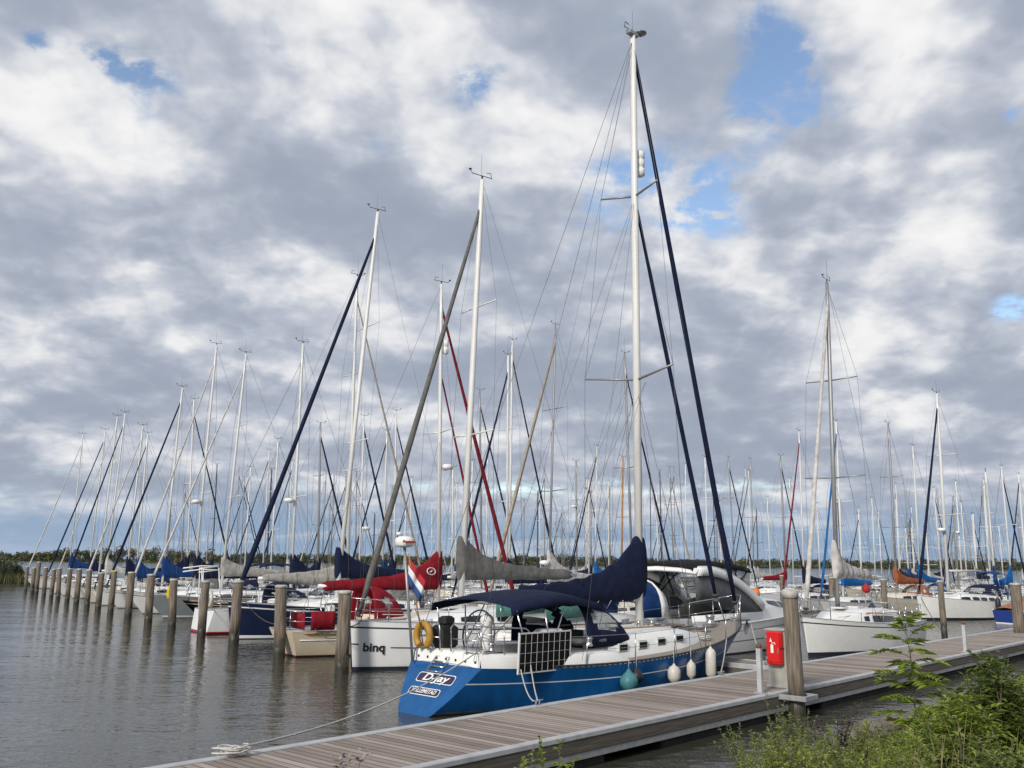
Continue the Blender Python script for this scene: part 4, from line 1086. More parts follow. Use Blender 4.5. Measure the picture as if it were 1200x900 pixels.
# transom frame: direction down the transom
tdn = Vector((-hb.tr, 0, -hb.fs)).normalized(); tnor = Vector((-hb.fs, 0, hb.tr)).normalized()
def tpt(y, f): return Vector((hb.tr * f, y, hb.fs * f))
for (yy, f, wd, hg, sx, txt, sz, nm, st) in ((.0, .70, 1.16, .235, 1.45, 'D-Jay', .245, 'name_plate', .25), (.10, .43, .96, .18, 1.0, 'WILLEMSTAD', .128, 'port_plate', .15)):
    c = tpt(yy, f) + tnor * .006; rot = Matrix(((0, tnor.x, -tdn.x), (-1, 0, 0), (0, tnor.z, -tdn.z)))
    b = MB()
    def rr(wd, hg, off, m):
        pts = []; rad = min(.06, hg * .3)
        for (cx, cy, a0) in ((wd / 2 - rad, hg / 2 - rad, 0), (-wd / 2 + rad, hg / 2 - rad, 90), (-wd / 2 + rad, -hg / 2 + rad, 180), (wd / 2 - rad, -hg / 2 + rad, 270)):
            for q in range(5): a_ = R_(a0 + q * 22.5); pts.append(c + Vector((0, -1, 0)) * (cx + rad * math.cos(a_)) + (-tdn) * (cy + rad * math.sin(a_)) + tnor * off)
        b.poly(pts, m)
    rr(wd, hg, 0, 1); rr(wd - .035, hg - .035, .003, 0)
    pl = b.build(nm, ['plate_navy', 'ltr_white'], dj, fix=False)
    text_obj('lettering', txt, sz, 'ltr_white', pl, c + tnor * .010, (0, -1, 0), tuple(-tdn), .002, st, sx, .005 if nm == 'name_plate' else .002)
b = MB()
for yy in (.30, -.12): b.tube([tpt(yy, 1.02) + tnor * .05, tpt(yy, .62) + tnor * .05], .014, 5)
la = MB(); la.tube([tpt(.34, .80) + tnor * .06, tpt(.34, 1.10) + tnor * .06, tpt(-.10, 1.10) + tnor * .06, tpt(-.10, .80) + tnor * .06, tpt(.34, .80) + tnor * .06], .014, 5)
for f in (.90, 1.0): la.tube([tpt(.34, f) + tnor * .06, tpt(-.10, f) + tnor * .06], .018, 5)
la.build('boarding_ladder', 'steel', dj)
for sd in (1, -1):
    b = MB(); b.box((1.05, sd * 1.05, 1.22), (.22, .05, .05), bev=.015); b.build('cleat', 'steel', dj)

# --- things that hang on the blue yacht
def dw(x, y, z): return dj0 + DU * x + DN * y + Vector((0, 0, z))
def fender(P, r, ln, m, label, rope_up=.5, cat='fender', group=None, ang=0):
    e = empty('fender', P, ang); tag(e, label, cat, group or 'fenders hung over the boat sides')
    b = MB(); b.lathe([(.02, -ln / 2 - .05), (.035, -ln / 2 - .02), (r * .7, -ln / 2 + .02), (r, -ln / 2 + r * .7), (r, ln / 2 - r * .7), (r * .7, ln / 2 - .02), (.035, ln / 2 + .02), (.02, ln / 2 + .06)], (0, 0, 0), 14); b.build('body', m, e)
    b = MB(); b.tube([(0, 0, ln / 2 + .05), (0, 0, ln / 2 + .05 + rope_up)], .008, 4); b.build('lanyard', 'rope', e)
    return e
for (px, yc, r, ln, m, lab) in ((790, 790, .15, .36, 'fender_white', 'short off white fender with dark end on the blue hull'), (810, 785, .11, .36, 'fender_white', 'slimmer white fender of the pair on the blue hull'),
                                (833, 777, .13, .68, 'fender_white', 'tall white fender nearest the bow of the blue yacht')):
    x = on_line(px, dj0 - DN * 1.75, DU, yc); yv = -(hb.half(hb.t_at(x)) * .97 + r); x = on_line(px, dj0 + DN * yv, DU, yc)
    z = on_axis_plane(px, yc, dj0 + DN * yv, DU)[1]
    fender(dw(x, yv, z), r, ln, m, lab, max(.1, hb.zd(x) - z - ln / 2 + .1))
def ball(P, r, m, label, up=.4, cat='buoy fender'):
    e = empty('ball_fender', P); tag(e, label, cat, 'fenders hung over the boat sides')
    b = MB(); b.lathe([(r * math.sin(math.pi * q / 10), -r * math.cos(math.pi * q / 10)) for q in range(1, 9)] + [(.05, r * 1.15), (.03, r * 1.35)], (0, 0, 0), 14); b.build('body', m, e)
    b = MB(); b.tube([(0, 0, r * 1.3), (0, 0, r * 1.3 + up)], .009, 4); b.build('lanyard', 'rope', e)
for (px, yc, r, m, lab) in ((737, 799, .20, 'fender_teal', 'teal pear shaped fender low on the blue hull'), (746, 793, .15, 'fender_black', 'dark ball fender beside the teal one')):
    yv = -(1.86 + r); x = on_line(px, dj0 + DN * yv, DU, yc); ball(dw(x, yv, on_axis_plane(px, yc, dj0 + DN * yv, DU)[1]), r, m, lab)
# horseshoe lifebuoy
hs = empty('horseshoe_buoy', dw(.78, .62, 1.46), DJA); tag(hs, 'yellow horseshoe lifebuoy on the stern rail of the blue yacht', 'lifebuoy')
b = MB(); b.tube([Vector((-.06,   .22 * math.sin(a_), .245 * math.cos(a_))) for a_ in [R_(lerp(-150, 150, q / 22)) for q in range(23)]], .075, 8); b.build('foam', 'yellow', hs)
b = MB()
b.tube([Vector((-.06, .0, .155)), Vector((-.145, 0, .245)), Vector((-.06, 0, .33))], .012, 5); b.build('strap', 'navy', hs)
# flag on its staff
fl = empty('ensign_flag', dw(.66, .55, 1.4), DJA); tag(fl, 'red white and blue ensign hanging limp from the stern of the blue yacht', 'flag')
b = MB(); b.tube([(0, 0, -.1), (-.32, .18, 1.78)], .014, 6); b.build('staff', 'mast_wood', fl)
def flagp(u_, v):    # u along the fly, v down the hoist
    top = Vector((-.315, .17, 1.72)); p = top + Vector((.10, -.12, -.0)) * 0
    dropx = u_ * (.40 - .08 * v); fold = .05 * math.sin(u_ * 11 + v * 3) * (.3 + u_)
    return top + Vector((dropx * .55 + fold * .6, -dropx * .75 + fold, -.56 * v - u_ * .52 * (1 - .15 * v)))
for k, (nm, mm_) in enumerate((('red_band', 'flag_red'), ('white_band', 'flag_white'), ('blue_band', 'flag_blue'))):
    b = MB(); b.grid([[flagp(i / 14, lerp(k / 3, (k + 1) / 3, j / 4)) for j in range(5)] for i in range(15)], False, 0, True)
    o = b.build(nm, mm_, fl); md = o.modifiers.new('thick', 'SOLIDIFY'); md.thickness = .004

# mooring lines
def line(name, pts, sag, label, m='rope', r=.014, K=18):
    a, c = Vector(pts[0]), Vector(pts[1]); P = []
    for i in range(K + 1):
        k = i / K; p = a.lerp(c, k); p.z -= sag * 4 * k * (1 - k); P.append(p)
    b = MB(); b.tube(P, r, 5); o = b.build(name, m); tag(o, label, 'rope', 'mooring lines'); return o
line('mooring_line', (dw(.9, -.95, 1.25), dk(S_C1, .08, DOCK_Z + .10)), .25, 'long pale stern line running over the water to the pontoon cleat', K=30)
line('mooring_line', (dw(1.9, -1.42, 1.0), dk(S_C2, .08, DOCK_Z + .10)), .08, 'upper of two short stern lines tying the blue yacht to the pontoon')
line('mooring_line', (dw(1.65, -1.36, .98), dk(S_C2 - .1, .08, DOCK_Z + .10)), .16, 'lower slack one of two short stern lines of the blue yacht')
line('mooring_line', (dw(9.2, -1.45, 1.12), dk(S_C3, .08, DOCK_Z + .10)), .08, 'bow spring line from the blue yacht past its white fenders')
line('mooring_line', (dw(11.9, -.55, 1.35), dk(s_of(897, .10, 785), .10, DOCK_Z + .05)), .12, 'bow line from the blue yacht to the pontoon by the pedestal')
# coil of rope left at the first cleat
b = MB(); pts = []
for q in range(110):
    a_ = q * .47; rr = .10 + .06 * math.sin(q * .37) + .04 * math.sin(q * .11); pts.append(dk(S_C1, .12, DOCK_Z + .035 + .0009 * q) + Vector((rr * math.cos(a_) * 1.5, rr * math.sin(a_), .02 * math.sin(q * .6))))
b.tube(pts, .012, 4); tag(b.build('rope_coil', 'rope'), 'tangled pale rope heap on the cleat at the pontoon edge', 'rope')

# ================================================================== THE OTHER SAILING BOATS
ROWA = R_(35.5); UA = Vector((math.cos(ROWA), math.sin(ROWA), 0))
LINE_P = PL_A + UA * .45
PLACED = []
def clash(c, u, L, B, q_):
    def rect(c, u, L, B):
        n = Vector((-u.y, u.x)); c = Vector((c.x, c.y)); u = Vector((u.x, u.y)); return [c + u * (L / 2) * a_ + n * (B / 2) * b_ for a_, b_ in ((1, 1), (1, -1), (-1, -1), (-1, 1))]
    r1 = rect(c, u, L, B * .9); r2 = rect(q_[1], q_[2], q_[3], q_[4] * .9)
    for r in (r1, r2):
        for i in range(2):
            ax = (r[i + 1] - r[i]).normalized(); p1 = [p.dot(ax) for p in r1]; p2 = [p.dot(ax) for p in r2]
            if min(max(p1), max(p2)) - max(min(p1), min(p2)) <= 0: return False
    return True
def sail(kind, label, mast, top, end=None, d=None, ang=None, L=None, pos_end=None, **kw):
    """kind 'bow': bow towards the open water (lower left in plan), 'stern': the other way about.
    end: column of that end on the piling row; d: distance of the mast when there is no end to measure"""
    a = ROWA if ang is None else R_(ang); u = Vector((math.cos(a), math.sin(a), 0))
    if pos_end is not None: E0 = pos_end
    elif end is not None: E0 = LINE_P + VL * on_line(end, LINE_P, VL, 690)
    else: E0 = at_y(mast[0], mast[1], d); E0.z = 0
    sb, zb = on_axis_plane(mast[0], mast[1], E0, u); st, zt = on_axis_plane(top[0], top[1], E0, u)
    sl = (st - sb) / max(zt - zb, .5)
    aft = sl if kind == 'bow' else -sl
    if end is None and pos_end is None: aft = max(-.004, min(.035, aft))
    else: aft = max(-.004, min(.07, aft))
    if end is None and pos_end is None and not kw.get('_final'):
        # a free berth: try distances about d until the hull clears its neighbours
        for dq in (0, 1.5, -1.5, 3, -3, 4.5, -4.5, 6, -6, 7.5, 9, -8, 11, 13, 15):
            E1 = at_y(mast[0], mast[1], d + dq); E1.z = 0
            z1 = on_axis_plane(top[0], top[1], E1, u)[1]; L1 = L or max(7.4, min(12.0, z1 * .66)); s1 = L1 * .385
            c1 = E1 - u * (s1 if kind == 'bow' else L1 - s1) + u * (L1 / 2)
            if not any(clash(c1, u, L1, L1 * .31, q_) for q_ in PLACED): break
        else: print('NO BERTH', label)
        kw['_final'] = True
        return sail(kind, label, mast, top, None, d + dq, ang, L, None, **kw)
    kw.pop('_final', None)
    if end is None and pos_end is None:
        L = L or max(7.4, min(12.0, zt * .66)); s0 = L * .385
        E0 = E0 - u * (s0 if kind == 'bow' else L - s0)
        sb = s0 if kind == 'bow' else L - s0
    else:
        L = L or max(7.4, min(12.4, sb / .37 if kind == 'bow' else sb / .60))
    if kind == 'bow': pos = E0 + u * L; an = a + math.pi; xm = L - sb
    else: pos = E0.copy(); an = a; xm = sb
    pos.z = 0
    S = dict(label=label, pos=pos, ang=an, L=L, xm=xm, ztop=zt, rake=-aft * (zt - 1.6)); S.update(kw)
    c = E0 + u * (L / 2); PLACED.append((label, Vector((c.x, c.y)), Vector((u.x, u.y)), L, S.get('B', L * .31), zt, xm / L))
    return build_sailboat(S), S

# ---- boats in the row behind the pilings (bow or stern to the open water)
sail('bow', 'white sailboat at the reedy bank end of the piling row', (82, 657), (97, 509), 26, stay='white_cloth', cover='blue', stripe='stripe_dark', tr=.3)
sail('bow', 'white sailboat behind the fourth piling from the reedy bank, navy furled headsail', (106, 648), (123, 504), 50, stay='navy', cover='navy')
sail('bow', 'white sailboat behind the fifth piling, with slim pale furled headsail', (118, 648), (137, 488), 60, stay='white_cloth', sr=.05, hood='navy')
sail('bow', 'white sailboat behind the sixth piling, with black furled headsail', (126, 648), (146, 484), 73, stay='navy', cover='white_cloth', stripe='stripe_dark')
sail('bow', 'ivory sailboat behind the eighth piling with a white furled headsail', (150, 653), (167, 499), 94, stay='white_cloth', hull='ivory', cover='navy', hood='navy')
sail('bow', 'white sailboat behind the ninth piling with a thin navy furled headsail', (162, 648), (173, 508), 107, stay='navy', sr=.06, cover='blue')
sail('bow', 'white sailboat with long navy furled headsail by the lichen capped piling', (193, 645), (213, 454), 121, stay='navy', hood='grey', cover='blue', sr=.085, stripe='stripe_dark')
sail('bow', 'white sailboat with white furled headsail and radar dome beside the grey hull', (230, 645), (253, 404), 148, stay='white_cloth', cover='navy', hood='navy', bimini='navy', sr=.07, radome=.34, stripe='stripe_dark')
sail('bow', 'grey hulled sailboat with white furled headsail in the piling row', (262, 648), (287, 414), 169, hull='grey_hull', stay='white_cloth', cover='beige', ch=.5, hood='navy', sr=.07, boomz=.9)
sail('bow', 'small black hulled sailboat with wooden rail and a radar dome on its mast', (343, 648), (346, 401), 214, hull='black_hull', railm='mast_wood', stripe='cream', radome=.36, cover='navy', hood='navy', L=10.6, stem=1.3)
(r_b, h_b, P_b), S_b = sail('stern', 'white sailboat with beige sail cover and boarding ladder at its stern', (408, 648), (419, 324), 236, hull='white_b', boot='stripe_red', stay='tan', sr=.06, cover='beige', ch=.55, sink=.15, bl=4.2, cr=.22, boomz=.85, hood='navy', wheel=True, spr=2, near=True)
(r_n, h_n, P_n), S_n = sail('bow', 'navy hulled sailboat with white stripe, navy sail cover and thick navy furled headsail', (397, 643), (441, 248), 268, hull='navy_hull', stripe='stripe_white', boot='stripe_white', boot2='stripe_white', plumb=True, stay='navy', sr=.11, staper=.55, cover='navy', ch=.75, bl=4.6, boomz=.95, hood='grey', mr=.115, mastm='alu_w', radome=False, near=True, spr=2, L=11.2, fb=1.42, fx=.35)
(r_c, h_c, P_c), S_c = sail('stern', 'cream sailboat with crimson sail cover, sprayhood and rail cloths', (515, 646), (518, 333), 343, hull='cream', cabm='cream', stay='dark_red', sr=.085, cover='red', ch=.85, bl=4.6, cr=.17, boomz=.92, hood='red', hoodh=1.35, inner='dark_red', radome=.42, reflector=.80, wheel=True, anti='stripe_dark', boot='red_anti', boot2='cream', near=True, tr=-.35, mr=.09, spr=1, sf=.66, tuck=.6)
(r_q, h_q, P_q), S_q = sail('bow', 'white plumb bowed sailboat with black bow lettering and grey sail cover', (541, 642), (563, 210), 412, hull='white_b', plumb=True, stem=.12, stay='grey', sr=.10, staper=.5, cover='grey', ch=.8, bl=4.5, cr=.17, boomz=1.0, near=True, mr=.115, mastm='alu_w', fb=1.34, fm=1.22, fs=1.2, L=9.9, stripe='stripe_dark', boot='stripe_dark', boot2='stripe_white', B=3.3, deckm='white', fx=.3)

# lettering and black trim on the plumb bow
def hull_pt(h, x, zf, sd, off=.012):
    t = (x - h.tr * zf) / (h.L - h.stem * (1 - zf) - h.tr * zf); p = h.pt(t, zf, sd); q = h.pt(min(1, t + .02), zf, sd); n = Vector((-(q.y - p.y), q.x - p.x, 0)).normalized() * (1 if sd > 0 else -1)
    return p + Vector((n.x, n.y, 0)) * off, (q - p).normalized(), n
Lq = S_q['L']
for (x, zf, txt, sz) in ((Lq - .60, .47, 'binq', .33),):
    p, tx, n = hull_pt(h_q, x, zf, 1)
    up_ = (hull_pt(h_q, x, zf + .1, 1, .012)[0] - hull_pt(h_q, x, zf - .1, 1, .012)[0]).normalized()
    text_obj('lettering', txt, sz, 'ltr_black', r_q, p + n * .006, tuple(-tx), tuple(up_), .004, 0, 1.1, .008)
b = MB(); pts = [hull_pt(h_q, x, .54 - .012 * (Lq - x), 1, .008)[0] for x in np.linspace(Lq - .05, Lq - .22, 4)]; b.tube(pts, .016, 5); b.build('bow_line', 'ltr_black', r_q)
b = MB(); pts = [hull_pt(h_q, x, .48 - .02 * (Lq - x) * .3, 1, .008)[0] for x in np.linspace(Lq - 1.02, Lq - 2.6, 8)]; b.tube(pts, .014, 5); b.build('bow_line', 'ltr_black', r_q)
b = MB(); b.tube([Vector((h_q.x(1, zf) + .004, 0, h_q.fb * zf)) for zf in (.02, .3, .6, .97)], .022, 6); b.build('stem_band', 'stripe_dark', r_q)
# logo ring on the crimson cover, near the mast
bzc = h_c.zd(S_c['xm']) + .42 * .9 + .92
lc = Vector((S_c['xm'] - .42, -.165, bzc + .50))
b = MB(); b.tube([lc + Vector((.17 * math.cos(a_), .035 * math.sin(a_), .12 * math.sin(a_))) for a_ in [2 * math.pi * q / 20 for q in range(21)]], .016, 5); b.tube([lc + Vector((.06 - q * .02, -.004, .04 * math.sin(q * 1.05))) for q in range(7)], .013, 5)
b.build('cover_emblem', 'ltr_white', r_c)
# crimson cloths on the cream boat's stern rail
for (x0, x1, y0, y1, zt_) in ((.15, .95, -1.25, -1.30, .62), (.10, .14, -.9, .2, .55)):
    b = MB(); K = 8; rows = []
    for i in range(K + 1):
        k = i / K; x = lerp(x0, x1, k); y = lerp(y0, y1, k); z = h_c.fs
        rows.append([Vector((x, y + .02 * math.sin(k * 20), z + .04)), Vector((x, y, z + zt_ * .5)), Vector((x, y + .02 * math.cos(k * 17), z + zt_))])
    b.grid(rows, False, 0, True); o = b.build('rail_cloth', 'red', r_c); md = o.modifiers.new('thick', 'SOLIDIFY'); md.thickness = .02
b = MB(); b.tube([h_c.pt(0, .92, -1) + Vector((.3, -.02, 0))] + [h_c.pt(t, .92, -1) + Vector((0, -.02, 0)) for t in np.linspace(.05, .95, 16)], .03, 6); b.build('rubbing_strake', 'mast_wood', r_c)
b = MB(); b.tube([h_c.pt(t, .66, -1) + Vector((0, -.01, 0)) for t in np.linspace(.02, .95, 16)], .012, 5); b.build('cove_line', 'ltr_white', r_c)
# boarding ladder, arch and lifebuoy on the white boat with the beige cover
b = MB()
for yy in (-.25, .25): b.tube([(.10, yy, .1), (-.02, yy, h_b.fs + .6), (-.05, yy, h_b.fs + 1.75)], .022, 6)
for q in range(7): b.tube([(.09 - .02 * q, -.25, .3 + q * .36), (.09 - .02 * q, .25, .3 + q * .36)], .018, 5)
b.build('boarding_ladder', 'alu', r_b)
for zz in (2.15, 2.3):
    b = MB(); b.tube([(-.5, 1.1, h_b.fs + zz - .6), (.3, 1.15, h_b.fs + zz - .5), (.3, -1.15, h_b.fs + zz - .5), (-.5, -1.1, h_b.fs + zz - .6)], .03, 6); b.build('stern_arch', 'alu', r_b)
for sd in (1, -1):
    b = MB(); b.tube([(.5, sd * 1.15, h_b.fs), (.3, sd * 1.15, h_b.fs + 1.75)], .025, 6); b.build('arch_post', 'alu', r_b)
def world(root, v): return root.matrix_basis @ Vector(v) if False else Matrix.LocRotScale(root.location, root.rotation_euler, None) @ Vector(v)
def ringbuoy(root, v, m, label, R=.30, horseshoe=True):
    e = empty('lifebuoy', world(root, v), root.rotation_euler.z); tag(e, label, 'lifebuoy', 'lifebuoys on stern rails')
    b = MB(); lim = 150 if horseshoe else 180
    b.tube([Vector((0, R * math.sin(a_), R * math.cos(a_))) for a_ in [R_(lerp(-lim, lim, q / 22)) for q in range(23)]], .08, 8); b.build('foam', m, e)
    b = MB(); b.tube([(-.0, 0, R - .09), (-.09, 0, R), (0, 0, R + .09)], .014, 5); b.build('strap', 'stripe_dark', e); return e
ringbuoy(r_b, (.12, -.75, h_b.fs + .45), 'fender_white', 'white horseshoe lifebuoy on the rail above the navy hull')

# yellow sail bag on the grey hull's bow rail, white fender at the black hull's bow
(px_, py_) = (199, 694); P = at_y(px_, py_, 42.5)
e = empty('sail_bag', P, ROWA); tag(e, 'bright yellow cloth bag hung on a bow rail behind a piling', 'bag')
b = MB(); b.grid([[Vector((.12 * r * math.cos(a_) + .02 * math.sin(z * 19), .11 * r * math.sin(a_), z)) for a_ in [2 * math.pi * q / 10 for q in range(10)]] for (r, z) in ((.2, -.34), (1.0, -.26), (1.15, -.05), (.9, .18), (.35, .30), (.25, .36))], True, 0, True, True); b.build('cloth', 'yellow_cloth', e)

# mooring lines from the pilings to the near boats
def pile_pt(px, z):
    P = PL_A + VL * on_line(px, PL_A, VL, 700); return Vector((P.x, P.y, z))
line('mooring_line', (pile_pt(404, 1.25), world(r_q, (Lq - .3, .12, h_q.fb))), .06, 'dark line from the lettered white bow to its thick piling', 'rope_dark', .014)
line('mooring_line', (pile_pt(404, 1.0), world(r_c, (.3, -1.2, h_c.fs + .1))), .18, 'dark line from the thick piling to the cream stern', 'rope_dark', .014)
line('mooring_line', (pile_pt(331, 1.05), world(r_c, (.3, 1.1, h_c.fs + .1))), .1, 'pale line from the cream stern to the piling beside the navy hull', 'rope', .013)
line('mooring_line', (pile_pt(331, 1.0), world(r_n, (S_n['L'] - .6, .3, h_n.fb))), .22, 'dark line slanting across the navy hull to a piling', 'rope_dark', .014)
line('mooring_line', (pile_pt(277, 1.1), world(r_n, (S_n['L'] - .4, -.2, h_n.fb))), .05, 'short pale line from the navy bow to its piling', 'rope', .013)
line('mooring_line', (pile_pt(239, 1.1), world(r_b, (.3, -1.1, h_b.fs + .1))), .08, 'pale line from the stern with the boarding ladder to a piling', 'rope', .013)
# ---- boats moored on the far side of the walkway and further off
FAR = [
 ('stern', 72, (220, 660), (225, 468), dict(stay='navy', cover='navy', radome=.42), 'sailboat behind the piling row with navy headsail furled on its far side and radar dome'),
 ('stern', 76, (250, 650), (255, 544), dict(mastm='dark_mast', cover='navy'), 'sailboat with a dark unpainted mast behind the grey hull'),
 ('bow', 66, (318, 653), (326, 515), dict(hood='navy'), 'slim white mast boat beyond the black hull with radar dome'),
 ('bow', 75, (309, 650), (311, 527), dict(stay='navy', sr=.05), 'distant sailboat with thin navy headsail beyond the black hulled one'),
 ('stern', 60, (374, 650), (376, 497), dict(stay='navy', cover='navy', sr=.09), 'sailboat beyond the navy hull with dark headsail sloping away'),
 ('stern', 58, (422, 650), (427, 488), dict(stay='navy', cover='navy', radome=.36), 'sailboat with a radar dome beyond the navy sail cover'),
 ('bow', 66, (449, 650), (453, 505), dict(stay='navy', cover='blue'), 'sailboat with navy furled headsail beyond the crimson cover'),
 ('stern', 55, (463, 650), (465, 482), dict(stay='navy', cover='navy', radome=.3), 'sailboat beyond the crimson cover with low radar dome'),
 ('bow', 51, (594, 645), (593, 416), dict(stay='navy', cover='navy', spr=2, sr=.08), 'tall sailboat with navy headsail crossing behind the grey covered boom'),
 ('stern', 47, (597, 645), (606, 400), dict(stay='navy', cover='beige', sr=.07, mr=.09), 'tall pale masted sailboat with dark headsail sloping towards the blue yacht'),
 ('bow', 44, (643, 650), (650, 381), dict(stay='tan', sr=.10, staper=.6, cover='white_cloth', ch=1.0, radome=.12, mastm='alu_g', boomz=.95), 'sailboat with tan furled headsail, white sail cover and low radar dome'),
 ('stern', 57, (565, 650), (563, 458), dict(stay='navy', cover='navy'), 'sailboat with dark furled headsail close behind the grey covered mast'),
 ('bow', 82, (570, 655), (571, 531), dict(), 'far sailboat with thin bare mast above the grey covered boom'),
 ('bow', 85, (676, 655), (675, 541), dict(radome=.62), 'far sailboat with a radar dome high on its thin mast'),
 ('bow', 78, (697, 655), (699, 523), dict(stay='navy', cover='bright_blue'), 'far sailboat with navy headsail and bright blue sail cover'),
 ('stern', 92, (690, 655), (691, 562), dict(stay='navy'), 'small far sailboat with navy headsail sloping away from the white sail cover'),
 ('stern', 48, (741, 640), (733, 415), dict(stay='navy', cover='navy', sr=.06), 'sailboat right behind the blue yacht mast with narrow navy headsail'),
 ('bow', 78, (728, 656), (730, 536), dict(mastm='mast_wood', cover='tan'), 'sailboat with a varnished wooden mast'),
 ('stern', 85, (790, 655), (784, 548), dict(stay='tan'), 'far sailboat with tan headsail between the two dark furled sails'),
 ('bow', 88, (803, 655), (804, 544), dict(), 'far bare masted sailboat seen between the dark furled headsails'),
 ('bow', 80, (829, 655), (826, 536), dict(cover='grey'), 'far sailboat with grey sail cover behind the inner furled headsail'),
 ('stern', 80, (861, 656), (853, 536), dict(stay='navy', cover='navy', hood='navy'), 'far sailboat with navy headsail above the motor yacht canopy'),
 ('bow', 86, (883, 653), (879, 538), dict(cover='white_cloth', ch=.6), 'far sailboat with white sail cover above the motor yacht bow'),
 ('bow', 64, (941, 662), (938, 506), dict(stay='dark_red', sr=.08, cover='navy', ch=.7, hood='navy', ang=45), 'sailboat with a single dark red furled headsail and navy cover'),
 ('stern', 82, (920, 660), (915, 535), dict(stay='navy', cover='red', ch=.3), 'far sailboat with navy headsail and red sail cover'),
 ('bow', 92, (929, 660), (925, 561), dict(), 'small far sailboat with bare mast beside the dark red headsail'),
 ('bow', 58, (986, 660), (980, 494), dict(stay='bright_blue', sr=.085, cover='bright_blue', ch=.5, ang=45, bl=4.2), 'sailboat with bright blue furled headsail and matching sail cover'),
 ('bow', 63, (1049, 664), (1045, 498), dict(cover='rust', ch=.75, hull='ivory', cr=.22, anti='red_anti', bl=4.0, hood='rust', ang=40), 'ivory sailboat with rust orange sail cover'),
 ('bow', 95, (1054, 660), (1052, 568), dict(cover='navy', ch=.6), 'far sailboat with navy cover behind the rust orange one'),
 ('bow', 73, (1077, 664), (1073, 523), dict(cover='bright_blue', hood='blue'), 'sailboat with bright blue cover beside the rust orange one'),
 ('bow', 104, (1025, 665), (1023, 584), dict(), 'tiny far sailboat between the bright blue and rust sail covers'),
 ('stern', 96, (1103, 665), (1093, 572), dict(stay='navy'), 'far sailboat with navy headsail behind the mast with radar dome'),
 ('bow', 92, (1126, 665), (1121, 564), dict(radome=.5), 'far sailboat with wind speed gear and radar dome near the second white yacht'),
 ('bow', 76, (1165, 668), (1141, 533), dict(cover='blue', hood='blue', ang=60), 'sailboat whose raked mast leans over towards the marina middle'),
 ('bow', 90, (1160, 667), (1156, 562), dict(), 'far sailboat with bare mast behind the raked mast'),
 ('stern', 70, (1184, 666), (1177, 547), dict(stay='navy', cover='bright_blue', ch=1.0, hood='blue', bimini='blue', ang=38), 'sailboat with blue sail cover and blue bimini above the small blue motorboat'),
 ('bow', 76, (1201, 662), (1197, 556), dict(stay='navy', ang=30), 'sailboat with steep navy furled headsail beyond the stout piling'),
 ('bow', 105, (614, 655), (612, 586), dict(), 'tiny far sailboat above the grey sail cover end'),
 ('stern', 100, (634, 655), (632, 577), dict(stay='navy', sr=.05), 'tiny far sailboat with dark headsail beside the tan furled one'),
 ('bow', 110, (661, 655), (660, 601), dict(), 'tiny far sailboat beyond the white sail cover'),
 ('bow', 98, (715, 655), (714, 571), dict(), 'tiny far sailboat beside the varnished wooden mast'),
 ('bow', 100, (771, 655), (769, 577), dict(cover='navy'), 'tiny far sailboat behind the blue yacht shrouds'),
 ('bow', 108, (814, 656), (812, 598), dict(), 'tiny far sailboat between thin masts beyond the canopy'),
 ('bow', 104, (845, 656), (843, 588), dict(), 'tiny far sailboat near the outer dark headsail foot'),
 ('stern', 100, (902, 658), (899, 583), dict(stay='white_cloth'), 'tiny far sailboat with white headsail above the motor yacht foredeck'),
 ('bow', 106, (960, 660), (957, 590), dict(), 'tiny far sailboat behind the white yacht furled headsail'),
 ('bow', 108, (1009, 662), (1006, 596), dict(), 'tiny far sailboat beyond the bright blue sail cover'),
 ('bow', 112, (1088, 664), (1085, 600), dict(), 'tiny far sailboat beyond the navy furled headsail of the white yacht'),
 ('stern', 108, (1144, 666), (1140, 603), dict(stay='navy'), 'tiny far sailboat with navy headsail beyond the grey boom'),
 ('bow', 112, (1175, 667), (1170, 616), dict(), 'tiny far sailboat beyond the blue bimini'),
 ('bow', 78, (196, 650), (200, 540), dict(), 'slender bare mast boat beyond the long navy furled headsail'),
 ('stern', 92, (283, 652), (287, 560), dict(stay='navy', sr=.06), 'small sailboat with navy headsail beyond the grey hull stern'),
 ('bow', 84, (337, 652), (338, 540), dict(stay='navy', cover='white_cloth'), 'sailboat with white sail cover beyond the beige one'),
 ('bow', 92, (480, 652), (482, 560), dict(stay='navy', sr=.06), 'small sailboat with navy headsail beyond the crimson cover end'),
 ('stern', 84, (530, 652), (531, 548), dict(), 'bare masted sailboat between the crimson and grey covered masts'),
 ('bow', 70, (552, 652), (553, 540), dict(cover='blue'), 'sailboat with mid blue cover beyond the grey covered mast'),
]
for (k, d, m_, t_, kw, lab) in FAR:
    a = kw.pop('ang', 38)
    hullc = kw.pop('hull', random.choice(['white', 'white', 'white_b', 'ivory']))
    kw.setdefault('mastm', random.choice(['alu', 'alu', 'alu_w', 'alu_g'])); kw.setdefault('mr', random.uniform(.062, .10))
    sail(k, lab, m_, t_, None, d, a, hull=hullc, spr=kw.pop('spr', random.choice([1, 2, 2])), stripe=random.choice(['stripe_dark', None, None]), **kw)

